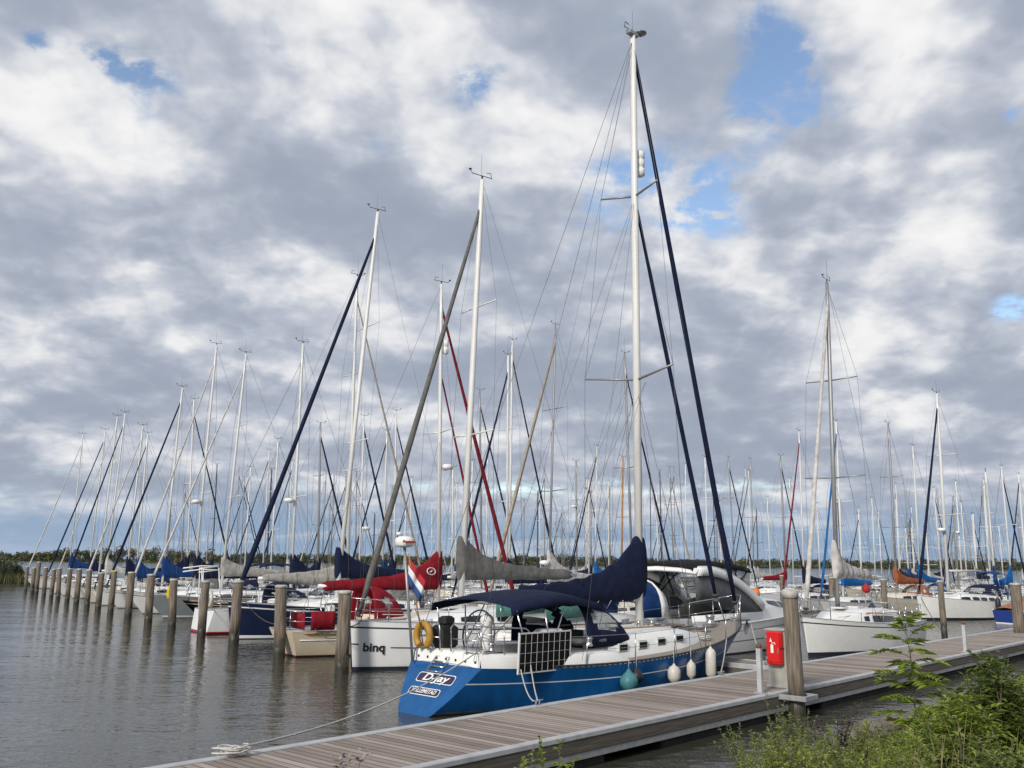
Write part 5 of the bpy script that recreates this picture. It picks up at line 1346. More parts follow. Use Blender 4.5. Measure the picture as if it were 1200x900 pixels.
# the outer marina: many small masts that nothing tells apart
rf = np.random.default_rng(5)
spots = [(rf.uniform(430, 940), rf.uniform(548, 606)) for _ in range(26)] + [(rf.uniform(985, 1199), rf.uniform(560, 622)) for _ in range(20)] + [(rf.uniform(180, 420), rf.uniform(545, 590)) for _ in range(10)]
for (px, ty) in spots:
    dd_ = rf.uniform(88, 125); st_ = rf.random()
    sail('bow' if rf.random() < .6 else 'stern', 'tiny distant sailboat with a thin mast in the outer marina', (px, 657), (px - (px - 600) * .006, ty), None, dd_, 38, group='distant boats in the outer marina', mastm=['alu', 'alu_g', 'alu_g', 'alu_w', 'dark_mast'][int(rf.integers(0, 5))], mr=rf.uniform(.055, .095), hull=['white', 'white_b', 'ivory'][int(rf.integers(0, 3))], spr=int(rf.integers(1, 3)),
         stay='navy' if st_ < .35 else ('white_cloth' if st_ < .5 else None), sr=.06, cover=[None, None, 'navy', 'blue', 'beige', 'white_cloth'][int(rf.integers(0, 6))], ch=.6)
# ---- the two white sailboats beyond the pontoon
pe = on_z(944, 772, 0); pe.z = 0
(r_w, h_w, P_w), S_w = sail('bow', 'white sailboat with white furled headsail moored bow on beyond the tall piling', (980.5, 690), (968.5, 330), pos_end=pe + Vector((.15, .5, 0)), ang=math.degrees(ANG) - 1.0, L=8.6, plumb=True, stay='white_cloth', sr=.095, staper=.6, cover='white_cloth', ch=.85, bl=3.0, boomz=1.2, cr=.2, near=True, mr=.085, mastm='alu_g', fb=1.28, B=2.75, spr=2, swl=1.15, nwin=1, boot='stripe_dark', anti='blue_anti', stripe='stripe_dark', cab=.5)
b = MB(); b.tube([(2.2, 1.0, h_w.zd(3) + .35), (5.5, .85, h_w.zd(5.5) + .35)], .018, 5); b.build('grab_rail', 'mast_wood', r_w)
pe2 = on_z(1077, 727, 0); pe2.z = 0
(r_2, h_2, P_2), S_2 = sail('bow', 'white yacht with dark window band, navy furled headsail and two black fenders', (1109, 666), (1097, 461), pos_end=pe2, ang=34, L=9.8, plumb=True, stay='navy', sr=.10, cover=None, near=True, mr=.10, boomz=1.3, fb=1.35, B=3.1, radome=.30, boot='stripe_dark', hood='navy', stripe=None, nwin=4, spr=2)
for (x, lab) in ((4.4, 'black fender amidships on the white yacht with navy furled headsail'), (1.6, 'black fender near the stern of the white yacht with navy furled headsail')):
    yv = h_2.half(h_2.t_at(x)) + .14
    fender(world(r_2, (x, yv, .85)), .15, .75, 'fender_black', lab, .3)
line('mooring_line', (world(r_2, (9.6, .1, 1.3)), on_z(1106, 742, .25)), .15, 'dark line from the white yacht bow down to the slim piling', 'rope_dark', .018)

# ================================================================== MOTOR BOATS
def loft(name, secs, m, parent, close=False, cap=False, thick=0):
    b = MB(); b.grid(secs, close, 0, True, cap); o = b.build(name, m, parent)
    if thick: md = o.modifiers.new('thick', 'SOLIDIFY'); md.thickness = thick
    return o
# -- white motor yacht with black canopy and swept arch
pbow = at_y(936, 700, 40); stn = pbow - Vector((math.cos(R_(47)), math.sin(R_(47)), 0)) * 11.2
my = empty('motor_yacht', (stn.x, stn.y, 0), R_(47)); tag(my, 'white motor yacht with black canopy, swept arch and dark oval windows', 'motor boat')
hm_ = Hull(11.2, 3.6, .95, 1.08, 1.38, stem=1.5, tr=.1, sf=.92, tuck=.88)
hm_.build(my, 'white', [(-.3, 'stripe_dark'), (.0, 'stripe_dark'), (.05, 'stripe_dark'), (.40, 'white'), (.43, 'stripe_dark'), (.74, 'white'), (.77, 'alu_g'), (1.0, 'white')], N=28)
hm_.deck(my, 'white'); hm_.rail(my, 'white', .04)
fd = []
for i in range(15):
    k = i / 14; x = lerp(4.2, 10.2, k); wv = hm_.half(hm_.t_at(x)) * .82; z = hm_.zd(x) - .03; hh = .78 * math.cos(k * math.pi / 2) ** .75 + .02
    fd.append([Vector((x, wv * f, z + hh * g_)) for (f, g_) in ((1, 0), (.95, .5), (.80, .85), (.5, 1.0), (0, 1.06), (-.5, 1.0), (-.80, .85), (-.95, .5), (-1, 0))])
cabm = loft('cabin', fd, 'white', my)
for sd in (1, -1):
    for j in range(3):
        b = MB(); rows = []
        for q in range(5):
            x = lerp(6.1 + j * .95, 6.1 + j * .95 + .85, q / 4); k = (x - 4.2) / 6.0; wv = hm_.half(hm_.t_at(x)) * .82; z = hm_.zd(x) - .03; hh = .78 * math.cos(k * math.pi / 2) ** .75 + .02
            lo, hi = (.25, .62) if j == 1 else ((.25 + .2 * (1 - q / 4), .62) if j == 0 else (.25 + .12 * q / 4, .62))
            lo = .50; hi_ = .86
            if j == 0: lo = lerp(.72, .50, q / 4)
            if j == 2: hi_ = lerp(.86, .68, q / 4)
            rows.append([Vector((x, sd * (wv * lerp(.95, .80, (lo - .5) / .35) + .012), z + hh * lo)), Vector((x, sd * (wv * lerp(.95, .80, (hi_ - .5) / .35) + .012), z + hh * hi_ + .006))])
        b.grid(rows, False, 0, False); b.build('cabin_window', 'window', cabm, fix=False)
    b = MB(); p, tx, n = hull_pt(hm_, 8.2, .60, sd, .012); b.lathe([(.02, 0), (.16, .0), (.16, .02), (.02, .025)], p, 14, axis=tuple(n)); b.build('porthole', 'window', my)
# windscreen, arch, canopy, side screens
ws = []
for i in range(11):
    a_ = math.pi * i / 10; ws.append([Vector((4.9 + 1.0 * math.sin(a_) , 1.45 * math.cos(a_), 1.75)), Vector((4.2 + .55 * math.sin(a_), 1.3 * math.cos(a_), 2.50))])
loft('windscreen', ws, 'clear_pvc', my, thick=.015)
for i in range(0, 11, 2): b = MB(); b.tube([ws[i][0], ws[i][1]], .025, 5); b.build('windscreen_frame', 'white', my)
b = MB(); b.tube([r[1] for r in ws], .03, 5); b.build('windscreen_frame', 'alu', my)
for sd in (1, -1):
    arc = []
    for i in range(13):
        k = i / 12; x = lerp(5.2, .8, k); z = 1.6 + 1.35 * math.sin(min(1, k * 1.12) * math.pi / 2) ** .9 - .1 * k; arc.append((x, z))
    loft('swept_arch', [[Vector((x, sd * 1.62, z)), Vector((x + .06, sd * 1.50, z + .10)), Vector((x - .12, sd * 1.5, z - .24)), Vector((x - .15, sd * 1.64, z - .22))] for (x, z) in arc], 'white', my, True, True)
    loft('mesh_screen', [[Vector((x - .13, sd * 1.57, z - .22)), Vector((x - .25, sd * 1.58, min(z - .45, 1.15 + .05 * i)))] for i, (x, z) in enumerate(arc)], 'mesh_cloth', my, thick=.012)
    loft('hull_side_panel', [[Vector((x, sd * 1.66, .95)), Vector((x, sd * 1.6, 1.35))] for x in (.3, 2.5, 5.0)], 'white', my, thick=.05)
top_ = []
for i in range(9):
    k = i / 8; x = lerp(.6, 4.5, k); top_.append([Vector((x, 1.5 * f, 2.86 + .16 * math.sin(k * math.pi) + .16 * (1 - f * f) - (.14 if abs(f) == 1 else 0))) for f in (1, .94, .6, 0, -.6, -.94, -1)])
loft('arch_top', [[Vector((x, 1.6 * f, 2.86 + .12 * (1 - f * f) + dz)) for f in (1, .6, 0, -.6, -1)] for (x, dz) in ((.55, -.14), (.75, 0), (1.15, .02), (1.45, -.10))], 'white', my, thick=.08)
loft('canopy', top_, 'black', my, thick=.03)
for sd in (1, -1):
    for (a0, a1) in (((2.6, 1.9), (3.6, 2.9)), ((3.9, 1.9), (3.3, 2.9)), ((4.4, 2.85), (3.0, 2.0))):
        b = MB(); b.tube([(a0[0], sd * 1.45, a0[1]), (a1[0], sd * 1.45, a1[1])], .025, 5); b.build('canopy_frame', 'black', my)
    loft('clear_curtain', [[Vector((x, sd * 1.46, 1.8)), Vector((x, sd * 1.46, 2.85))] for x in (3.0, 3.6, 4.4)], 'clear_pvc', my, thick=.006)
b = MB(); pts = []
for t in np.linspace(.55, 1, 12): p = hm_.pt(t, 1, 1); pts.append(Vector((p.x, p.y * .95, p.z + .55)))
pts += [Vector((p.x, -p.y, p.z)) for p in pts[::-1]]; b.tube(pts, .018, 5); b.build('bow_rail', 'steel', my)
for sd in (1, -1):
    for t in np.linspace(.6, .95, 5): p = hm_.pt(t, 1, sd); b = MB(); b.tube([Vector((p.x, p.y * .95, p.z)), Vector((p.x, p.y * .95, p.z + .55))], .013, 5); b.build('rail_post', 'steel', my)
p, tx, n = hull_pt(hm_, 7.6, .5, -1, .14)
ball(world(my, (p.x, p.y, .55)), .22, 'fender_navy', 'navy ball fender hanging on the white motor yacht', 1.1)

# -- white motorboat with teal tinted windscreen, blue canvas arch
c0 = dj0 + DU * 7.0 + DN * 4.0
mb = empty('motor_boat', (c0.x, c0.y, 0), DJA); tag(mb, 'white motorboat with teal tinted windscreen and curved blue canvas hood', 'motor boat')
ht = Hull(7.2, 2.6, 1.0, 1.05, 1.3, stem=1.0, tr=.1, sf=.9, tuck=.88)
ht.build(mb, 'white', [(-.3, 'stripe_dark'), (0, 'stripe_dark'), (.06, 'stripe_dark'), (.5, 'white'), (.58, 'teal_glass'), (.8, 'white'), (1, 'white')], N=18)
ht.deck(mb, 'white'); ht.rail(mb, 'white', .035)
loft('cabin', [[Vector((x, 1.05 * f * wv, z + hh * g_)) for (f, g_) in ((1, 0), (.95, .6), (.75, 1), (0, 1.08), (-.75, 1), (-.95, .6), (-1, 0))] for (x, wv, z, hh) in ((.4, 1, 1, .45), (1.6, 1, 1, .5), (3, 1, 1, .5), (4.6, .9, 1.0, .42), (5.8, .6, 1.1, .08))], 'white', mb)
ws = [[Vector((lerp(.3, 3.0, .0) + 1.6 + .95 * math.cos(a_), 1.02 * math.sin(a_), 1.48)), Vector((1.5 + .7 * math.cos(a_), .92 * math.sin(a_), 2.02))] for a_ in [R_(lerp(-95, 95, i / 12)) for i in range(13)]]
ws = [[Vector((.1, -1.05, 1.42)), Vector((-.0, -.95, 1.95))]] + ws + [[Vector((.1, 1.05, 1.42)), Vector((.0, .95, 1.95))]]
loft('windscreen', ws, 'teal_glass', mb, thick=.015)
b = MB(); b.tube([r[1] for r in ws], .03, 5); b.build('windscreen_frame', 'white', mb)
def hood_sec(x, dz, w_=1.12): return [Vector((x, w_ * math.copysign(abs(math.cos(a_)) ** .6, math.cos(a_)), 1.35 + (1.2 + dz) * math.sin(a_) ** .8)) for a_ in [math.pi * q / 12 for q in range(13)]]
loft('canvas_hood', [hood_sec(4.0, .0), hood_sec(4.7, .02), hood_sec(5.3, -.05), hood_sec(5.7, -.35, 1.0)], 'blue', mb, thick=.02)
loft('arch_band', [hood_sec(5.32, .01, 1.16), hood_sec(5.75, -.24, 1.08)], 'white', mb, thick=.05)
b = MB(); b.box((6.1, 0, 1.32), (.5, 1.2, .22), bev=.06); b.build('sun_pad', 'white', mb)

# -- small blue motorboat with orange cover at the far end of the pontoon
ps = on_z(1186, 731, 0)
sm = empty('motor_boat', (ps.x - .35, ps.y, 0), R_(20)); tag(sm, 'small deep blue motorboat under a faded orange cover', 'motor boat')
h3 = Hull(4.6, 1.9, .7, .7, .9, stem=.8, tr=.05, sf=.9); h3.build(sm, 'blue_boat', [(-.25, 'stripe_dark'), (0, 'stripe_dark'), (.08, 'stripe_white'), (.6, 'blue_boat'), (1, 'blue_boat')], N=12); h3.rail(sm, 'white', .03); h3.deck(sm, 'white')
loft('cover', [[Vector((x, h3.half(h3.t_at(x)) * 1.02 * f, h3.zd(x) + hh * (1 - f * f) - (.14 if abs(f) == 1 else 0))) for f in (1, .97, .6, 0, -.6, -.97, -1)] for (x, hh) in ((.1, .15), (.8, .5), (1.9, .8), (2.7, .75), (3.6, .3), (4.3, .08))], 'faded_orange', sm)

# bright floats hanging along the walkway behind the motor yacht
for (px, py, m_, lab) in ((873, 690, 'flag_red', 'red ring buoy hanging among the boats above the motor yacht'), (886, 695, 'orange', 'orange ball float hanging among the boats above the motor yacht'), (1015, 690, 'flag_red', 'red rolled cloth on the rail beside the white sail cover'), (1022, 712, 'fender_navy', 'small blue ball fender beyond the white sailboat')):
    ball(at_y(px, py, 58 if m_ != 'fender_navy' else 44), .26 if m_ != 'fender_navy' else .16, m_, lab, .3)

# ---- walkways between the rows (mostly hidden by the boats)
def walkway(P, u, ln, wd, label):
    e = empty('walkway_pontoon', (P.x, P.y, 0), math.atan2(u.y, u.x)); tag(e, label, 'pontoon', 'walkway pontoons between the boats')
    b = MB(); b.box((ln / 2, 0, .47), (ln, wd, .06)); b.build('decking', 'boards', e)
    for s_ in (1, -1):
        b = MB(); b.box((ln / 2, s_ * (wd / 2 + .04), .44), (ln, .08, .14)); b.build('edge_rail', 'galv_edge', e)
    for q in range(int(ln // 9)):
        b = MB(); b.box((q * 9 + 3, 0, .1), (4, wd * .8, .55)); b.build('float', 'float', e)
walkway(PL_A + UA * 13.6 - VL * -2, VL, 82, 1.8, 'walkway pontoon behind the boats of the piling row')

# ================================================================== BANKS AND PLANTS
def wcam(x, y): return -(NRM.x * x + NRM.y * y) * -1 if False else (x * -NRM.x + y * -NRM.y)   # metres from the camera towards the pontoon is negative
def bank_w(x, y):                       # distance from the pontoon's near edge, towards the camera
    P = Vector((x, y, 0)) - dk(0, DW, 0); return -P.dot(NRM)
CAMW = bank_w(0, 0); print('camera to pontoon', CAMW)
def bank_z(x, y):
    w_ = bank_w(x, y); a = x * U.x + y * U.y
    w_ += .5 * mnoise.noise(Vector((a * .25, 3.3, 0))) + .18 * mnoise.noise(Vector((x * 1.1, y * 1.1, 0)))
    w_ -= .55 * math.exp(-((a - 11.5) / 3.0) ** 2) - .25
    k = max(-.4, min(1.0, (w_ - 2.5) / 3.9))
    z = 1.42 * (k if k < 0 else k ** .8)
    return z + .07 * mnoise.noise(Vector((x * 2.2, y * 2.2, 1))) + .03 * mnoise.noise(Vector((x * 6, y * 6, 2)))
rows = []
for i in range(110):
    a = -14 + i * .48; row = []
    for j in range(46):
        w_ = .9 + j * .28; p = dk(0, DW, 0) + U * (a + 4) - NRM * w_; row.append(Vector((p.x, p.y, bank_z(p.x, p.y))))
    rows.append(row)
b = MB(); b.grid(rows, False, 0, True); o = b.build('bank_ground', 'soil', fix=False); o['kind'] = 'structure'

def bank_pts(n, wmin, wmax, amin, amax, zmin=.08):
    out = []
    while len(out) < n:
        w_ = rng.uniform(wmin, wmax); a = rng.uniform(amin, amax); p = dk(0, DW, 0) + U * a - NRM * w_
        if p.y < 1.2 and abs(p.x) < 1.2: continue
        z = bank_z(p.x, p.y)
        if z < zmin: continue
        # keep what the lens could see or nearly see
        if p.y > .8 and -.75 < p.x / p.y < .72: out.append((p.x, p.y, z))
    return out
def blade(mb, p, h_, lean, wd, m, seg=3):
    a = rng.uniform(0, 6.283); d = Vector((math.cos(a), math.sin(a), 0)); s = Vector((-d.y, d.x, 0)); P = Vector(p); rows = []
    for i in range(seg + 1):
        k = i / seg; c = P + Vector((0, 0, h_ * k)) + d * (lean * k * k); ww = wd * (1 - k ** 1.5) + .0006
        rows.append([c - s * ww, c + s * ww])
    mb.grid(rows, False, m, True)
g = MB()
def grass_density(x, y): return mnoise.noise(Vector((x * .8, y * .8, 5)))
for (x, y, z) in bank_pts(20000, 2.3, 9.5, -8, 30):
    gd = grass_density(x, y)
    hh = rng.uniform(.10, .32) * (1.25 if gd > 0 else .8)
    m_ = 0 if rng.random() < (.86 if gd > -.1 else .6) else 1
    blade(g, (x, y, z - .02), hh, rng.uniform(.02, .22) * hh * 2.2, rng.uniform(.003, .0065), m_)
o = g.build('bank_grass', ['grass', 'dry'], fix=False); tag(o, 'rough green and straw coloured grass covering the near bank', 'grass', None, 'stuff')
# low leafy ground cover
g = MB()
def leaf(mb, P, d, ln, wd, m=0, droop=.25):
    d = Vector(d).normalized(); up = Vector((0, 0, 1)); s = d.cross(up)
    if s.length < .05: s = Vector((1, 0, 0))
    s.normalize(); n = s.cross(d); P = Vector(P)
    a = P; m1 = P + d * ln * .4 + n * ln * .06; t = P + d * ln + up * (-droop * ln)
    mb.poly([a, m1 + s * wd, t, m1 - s * wd], m)
for (x, y, z) in bank_pts(9000, 2.4, 9.0, -6, 26):
    gd = mnoise.noise(Vector((x * .7 + 9, y * .7, 2)))
    if gd < -.12: continue
    k = int(rng.integers(4, 9)); hh = rng.uniform(.05, .24)
    for q in range(k):
        a = rng.uniform(0, 6.283); e_ = rng.uniform(.1, .9); P = Vector((x + rng.uniform(-.08, .08), y + rng.uniform(-.08, .08), z + hh * rng.uniform(.2, 1)))
        leaf(g, P, (math.cos(a), math.sin(a), e_), rng.uniform(.05, .12), rng.uniform(.014, .032), 0 if rng.random() < .75 else 1)
o = g.build('ground_cover', ['leaf_ground', 'weed'], fix=False); tag(o, 'bright green leafy ground cover growing through the bank grass', 'ground cover', None, 'stuff')

# sapling with feathered leaves
def sapling(base, hgt, label, seed=1):
    r0 = np.random.default_rng(seed); e = empty('sapling_tree', base); tag(e, label, 'young tree')
    tr = MB(); P = lambda k: Vector((.05 * math.sin(k * 3.2), .03 * math.sin(k * 4.1 + 1), hgt * k))
    tr.tube([P(i / 10) for i in range(11)], [lerp(.010, .003, i / 10) for i in range(11)], 6)
    tr.build('trunk', 'bark', e)
    n = 30
    for i in range(n):
        k = .12 + .88 * i / (n - 1); a = i * 2.4 + r0.uniform(-.3, .3); ln = .40 * (1 - .45 * abs(k - .55) * 1.6) * r0.uniform(.8, 1.1)
        d = Vector((math.cos(a), math.sin(a), r0.uniform(.45, .95) if k < .9 else 1.4)).normalized()
        b = MB(); P0 = P(k); pts = []
        for q in range(9):
            u_ = q / 8; pts.append(P0 + d * (ln * u_) + Vector((0, 0, -.24 * ln * u_ * u_ * 2)))
        b.tube(pts, [.0035 - .0025 * q / 8 for q in range(9)], 4, 1)
        sd_ = d.cross(Vector((0, 0, 1))).normalized()
        for q in range(2, 9):
            for sg in (1, -1):
                dd_ = (d * .55 + sd_ * sg + Vector((0, 0, r0.uniform(-.25, .1)))).normalized()
                leaf(b, pts[q], dd_, ln * .36 * r0.uniform(.85, 1.15), ln * .085, 0, .28)
        leaf(b, pts[8], d, ln * .32, ln * .065, 0, .3)
        b.build('frond', ['leaf', 'bark'], e, fix=False)
    return e
def bank_at(px, y):
    x = ray(px, 800).x / ray(px, 800).y * y; return Vector((x, y, bank_z(x, y)))
def zpix(px, py, y): return at_y(px, py, y).z
B0 = bank_at(1064, 8.6); sapling(B0, zpix(1060, 734, 8.6) - B0.z, 'young sapling with feathered green leaves standing on the bank before the pontoon')

# leafy shrubs
def shrub(base, hgt, wid, nst, nleaf, label, m='leaf_bush', seed=3, lsize=.06, tall=0):
    r0 = np.random.default_rng(seed); e = empty('shrub', base); tag(e, label, 'shrub', 'shrubs on the near bank')
    lf = MB()
    for i in range(nst):
        a = r0.uniform(0, 6.283); rr = wid * math.sqrt(r0.random()); hh = hgt * r0.uniform(.45, 1.0) * (1 - .45 * (rr / wid) ** 2); 
        foot = Vector((math.cos(a) * rr * .35, math.sin(a) * rr * .35, 0)); tip = Vector((math.cos(a) * rr, math.sin(a) * rr, hh))
        mid = foot.lerp(tip, .5) + Vector((r0.uniform(-.05, .05), r0.uniform(-.05, .05), hh * .12))
        pts = [foot.lerp(mid, k / 4) if k < 4 else mid.lerp(tip, (k - 4) / 4) for k in range(9)]
        st = MB(); st.tube(pts, [.009 - .007 * k / 8 for k in range(9)], 5); st.build('stem', 'bark', e, fix=False)
        for q in range(nleaf):
            k = r0.uniform(.18, 1.0); j = min(7, int(k * 8)); p = pts[j].lerp(pts[j + 1], k * 8 - j)
            aa = r0.uniform(0, 6.283); d = Vector((math.cos(aa), math.sin(aa), r0.uniform(-.1, .9)))
            p2 = p + d.normalized() * r0.uniform(0, .09)
            leaf(lf, p2, d, lsize * r0.uniform(.6, 1.35), lsize * r0.uniform(.16, .26), 0, .2)
    lf.build('foliage', m, e, fix=False)
    return e
for (px, y, pt_, wid, nst, nl, lab, mm_, sd_) in (
    (1165, 8.4, 748, .42, 44, 90, 'tall dense green shrub standing on the bank beyond the sapling', 'leaf_bush', 11),
    (1205, 9.6, 770, .6, 40, 80, 'broad shrub spreading behind the tall dense one', 'leaf_bush', 12),
    (1118, 7.6, 800, .32, 26, 70, 'lighter green shrub between the sapling and the tall shrub', 'leaf', 13),
    (1140, 6.6, 842, .45, 30, 70, 'low dark shrub in front of the tall one', 'leaf_bush', 14)):
    B0 = bank_at(px, y); shrub(B0, max(.3, zpix(px, pt_, y) - B0.z), wid, nst, nl, lab, mm_, sd_, .075)

# tall narrow weeds, dead brown bush, seed heads
def weed(base, hgt, label, seed, m='weed', heads=False, group='tall weeds on the near bank', spread=.16, nst=6, nl=34):
    r0 = np.random.default_rng(seed); e = empty('weed_clump', base); tag(e, label, 'weed', group)
    lf = MB(); hd = MB()
    for i in range(nst):
        a = r0.uniform(0, 6.283); ln = hgt * r0.uniform(.6, 1.0); tip = Vector((math.cos(a) * spread * r0.uniform(.3, 1.3), math.sin(a) * spread * r0.uniform(.3, 1.3), ln)); pts = [Vector((tip.x * .3 * (k / 6) + tip.x * .7 * (k / 6) ** 2, tip.y * (k / 6) ** 1.6, ln * k / 6)) for k in range(7)]
        st = MB(); st.tube(pts, [.005 - .0035 * k / 6 for k in range(7)], 4); st.build('stem', 'bark' if m != 'dead' else 'dead', e, fix=False)
        for q in range(nl):
            k = r0.uniform(.1, 1); j = min(5, int(k * 6)); p = pts[j].lerp(pts[j + 1], k * 6 - j); aa = r0.uniform(0, 6.283)
            leaf(lf, p, (math.cos(aa), math.sin(aa), r0.uniform(.3, 1.2)), r0.uniform(.04, .09) * (1.2 - .6 * k), .007 + .004 * r0.random(), 0, .3)
        if heads:
            for q in range(26):
                aa = r0.uniform(0, 6.283); d = Vector((math.cos(aa), math.sin(aa), r0.uniform(-.2, 1)))
                leaf(hd, pts[6] + d * r0.uniform(0, .05), d, .022, .008, 0, 0)
    lf.build('foliage', m, e, fix=False)
    if heads: hd.build('seed_heads' if False else 'seed_head', 'flower', e, fix=False)
    return e
specs = [(906, 8.6, 800, 'thin tall willowherb clump in front of the pontoon edge', 21, 'weed', .12, 6, 40), (925, 8.0, 832, 'bushy willowherb clump beside the thin tall one', 22, 'weed', .22, 9, 44), (955, 8.2, 838, 'grey green weed clump under the tall piling', 23, 'weed', .2, 9, 44),
         (978, 8.8, 818, 'dead purple brown bush at the water edge', 24, 'dead', .26, 16, 46), (1000, 7.4, 852, 'green weed clump in front of the dead brown bush', 25, 'weed', .2, 9, 40), (886, 7.4, 868, 'low spreading weed clump nearest the pontoon edge', 26, 'leaf_ground', .24, 9, 40),
         (1090, 6.9, 850, 'green weed clump at the foot of the sapling', 27, 'leaf_ground', .22, 8, 40), (1180, 6.2, 850, 'weed clump before the low dark shrub', 28, 'weed', .25, 9, 40)]
specs += [(870, 9.0, 842, 'tall feathery weed clump over the water in front of the white post', 61, 'weed', .3, 16, 56), (940, 8.6, 826, 'tall leafy weed clump just before the tall guide piling', 62, 'weed', .26, 14, 54), (1000, 8.8, 834, 'tall light green weed clump hiding the stones', 63, 'leaf_ground', .28, 16, 56), (1035, 9.4, 828, 'slender weed clump at the waterline behind the sapling', 64, 'weed', .24, 12, 50), (895, 7.8, 850, 'rounded yellow green weed clump at the near water edge', 65, 'leaf', .3, 16, 56), (1085, 8.4, 824, 'upright green weed clump between sapling and shrubs', 66, 'leaf', .26, 14, 54), (875, 8.4, 858, 'feathery weed clump leaning out nearest the pontoon', 51, 'weed', .26, 14, 50), (915, 7.6, 846, 'dense leafy weed mass below the willowherb', 52, 'leaf_ground', .3, 16, 54), (985, 8.2, 846, 'light green weed mass behind the small boulders', 53, 'weed', .28, 14, 50), (1045, 6.6, 868, 'yellow green weed mass low beside the sapling', 54, 'leaf', .3, 14, 50), (1110, 6.0, 866, 'yellow green weed mass before the lighter shrub', 55, 'leaf_ground', .32, 14, 50), (935, 7.0, 862, 'yellow green weed clump low beside the willowherb', 41, 'leaf_ground', .3, 12, 50), (968, 6.8, 866, 'low leafy weed clump before the grey green one', 42, 'leaf_ground', .3, 12, 50), (1030, 7.2, 862, 'leafy weed clump below the boulders', 43, 'leaf_ground', .3, 12, 50),
          (900, 6.6, 880, 'lowest leafy weed clump at the foot of the willowherb', 44, 'leaf_ground', .3, 12, 50), (1010, 9.6, 846, 'thin reedy weed clump at the waterline by the boulders', 45, 'weed', .2, 10, 40), (1060, 7.6, 858, 'bright leafy weed clump around the sapling foot', 46, 'leaf', .25, 10, 44), (945, 9.4, 840, 'grey green weed clump leaning over the water', 47, 'weed', .25, 10, 40)]
for (px, y, pt_, lab, sd_, mm_, sp_, ns, nl) in specs:
    B0 = bank_at(px, y); weed(B0 - Vector((0, 0, .02)), max(.2, zpix(px, pt_, y) - B0.z), lab, sd_, mm_, False, 'tall weeds on the near bank', sp_, ns, nl)
for (px, y, pt_, lab, sd_, mm_, hd_) in ((610, 4.6, 868, 'leafy green plant tips rising before the pontoon edge', 31, 'leaf_ground', False), (652, 4.9, 870, 'second leafy tip with yellow green leaves before the pontoon edge', 32, 'leaf', False), (392, 4.4, 876, 'pale seed heads just in view at the bottom of the pontoon', 33, 'dry', True)):
    B0 = bank_at(px, y); weed(B0, zpix(px, pt_, y) - B0.z, lab, sd_, mm_, hd_, 'tall weeds on the near bank', .16, 12, 70)
# dry grass stalks
for i, (px, y, pt_, lab) in enumerate(((1118, 6.6, 826, 'tall straw coloured dead grass stalks near the low shrub'), (1072, 6.2, 846, 'short straw coloured dead grass stalks below the sapling'), (1085, 6.0, 836, 'bent straw coloured dead grass stalks beside the sapling'))):
    B0 = bank_at(px, y); e = empty('dry_grass_tuft', B0); tag(e, lab, 'dry grass', 'dry grass on the near bank'); hh = zpix(px, pt_, y) - B0.z
    for q in range(7):
        b = MB(); blade(b, (rng.uniform(-.08, .08), rng.uniform(-.08, .08), 0), hh * rng.uniform(.6, 1), rng.uniform(.05, .2), .005, 0, 5); b.build('stalk', 'dry', e, fix=False)
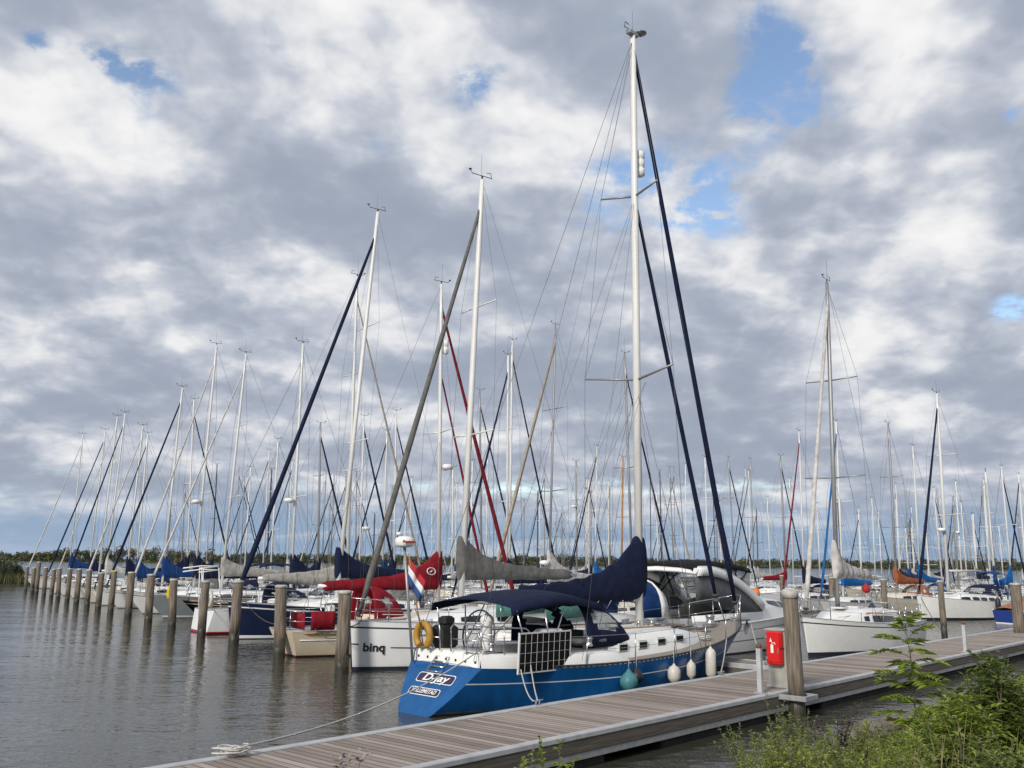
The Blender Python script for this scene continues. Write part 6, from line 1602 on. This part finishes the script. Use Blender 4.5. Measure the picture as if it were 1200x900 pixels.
# boulders at the water edge
def boulder(P, r, label, seed):
    bm = bmesh.new(); bmesh.ops.create_icosphere(bm, subdivisions=3, radius=1)
    for v in bm.verts:
        n_ = v.co.normalized(); d = 1 + .28 * mnoise.noise(n_ * 1.3 + Vector((seed * 3.1, 0, 0))) + .12 * mnoise.noise(n_ * 3.7 + Vector((seed, 5, 0)))
        v.co = Vector((n_.x * r * 1.25 * d, n_.y * r * d, n_.z * r * .62 * d))
    me = bpy.data.meshes.new('boulder'); bm.to_mesh(me); bm.free(); me.materials.append(M['rock'])
    for p in me.polygons: p.use_smooth = True
    o = bpy.data.objects.new('boulder', me); SC.collection.objects.link(o); o.location = P; o.rotation_euler = (0, 0, seed * 1.7); tag(o, label, 'rock', 'boulders at the water edge'); return o
for i, (px, py, y, r, lab) in enumerate(((1020, 852, 11.3, .17, 'largest brown boulder at the water edge'), (1044, 846, 11.6, .14, 'brown boulder beside the largest one'), (1002, 862, 10.8, .10, 'small rounded boulder before the dead bush'), (990, 870, 10.2, .09, 'smallest boulder low on the bank'))):
    boulder(at_y(px, py, y) - Vector((0, 0, r * .2)), r, lab, i + 1)

# reedy islet at the far end of the piling row
c = on_z(-14, 686, 0)
b = MB(); rows = []
for i in range(25):
    a = 2 * math.pi * i / 24; rows.append([Vector((c.x - 8 + 13.0 * k * math.cos(a), c.y + 4 + 9 * k * math.sin(a), .55 * (1 - k ** 3) - .1)) for k in (0, .4, .75, .92, 1.05)])
b.grid(rows, False, 0, True); o = b.build('islet_bank', 'soil'); o['kind'] = 'structure'
g = MB()
for _ in range(5200):
    a = rng.uniform(0, 6.283); k = math.sqrt(rng.random()); x = c.x - 8 + 13 * k * math.cos(a); y = c.y + 4 + 9 * k * math.sin(a)
    hh = rng.uniform(.8, 1.8) * (1 - .35 * k ** 4) * (.75 + .35 * (mnoise.noise(Vector((x * .3, y * .3, 0))) + .5))
    blade(g, (x, y, .1), hh, rng.uniform(.1, .6), .035, 0)
o = g.build('islet_reeds', 'reed', fix=False); tag(o, 'brown green reeds covering the small islet', 'reeds', None, 'stuff')
def bush(P, rx, rz, label, mats, n=900, size=.16):
    e = empty('bush', P); tag(e, label, 'bush', 'bushes on the islet'); f = MB()
    for q in range(5): leaf_cloud(f, (rng.uniform(-.5, .5) * rx, rng.uniform(-.5, .5) * rx, rz * rng.uniform(.35, .7)), rx * .6, rx * .6, rz * .42, n // 5, size)
    f.build('foliage', mats, e, fix=False)
    t = MB(); t.tube([(0, 0, -.1), (.1, 0, rz * .5)], [.07, .03], 6); t.build('stem', 'bark', e)
for (px, yo, rx, rz, lab) in ((2, 0, 1.8, 2.7, 'round green bush at the water side of the reedy islet'), (-12, 3, 2.4, 3.2, 'taller bush at the back of the reedy islet'), (13, 1, 1.2, 1.9, 'small bush at the tip of the reedy islet')):
    P = on_z(px, 684, 0); P.z = .3; P.y += yo; bush(P, rx, rz, lab, 'reed' if rx < 1.5 else 'far_leaf')
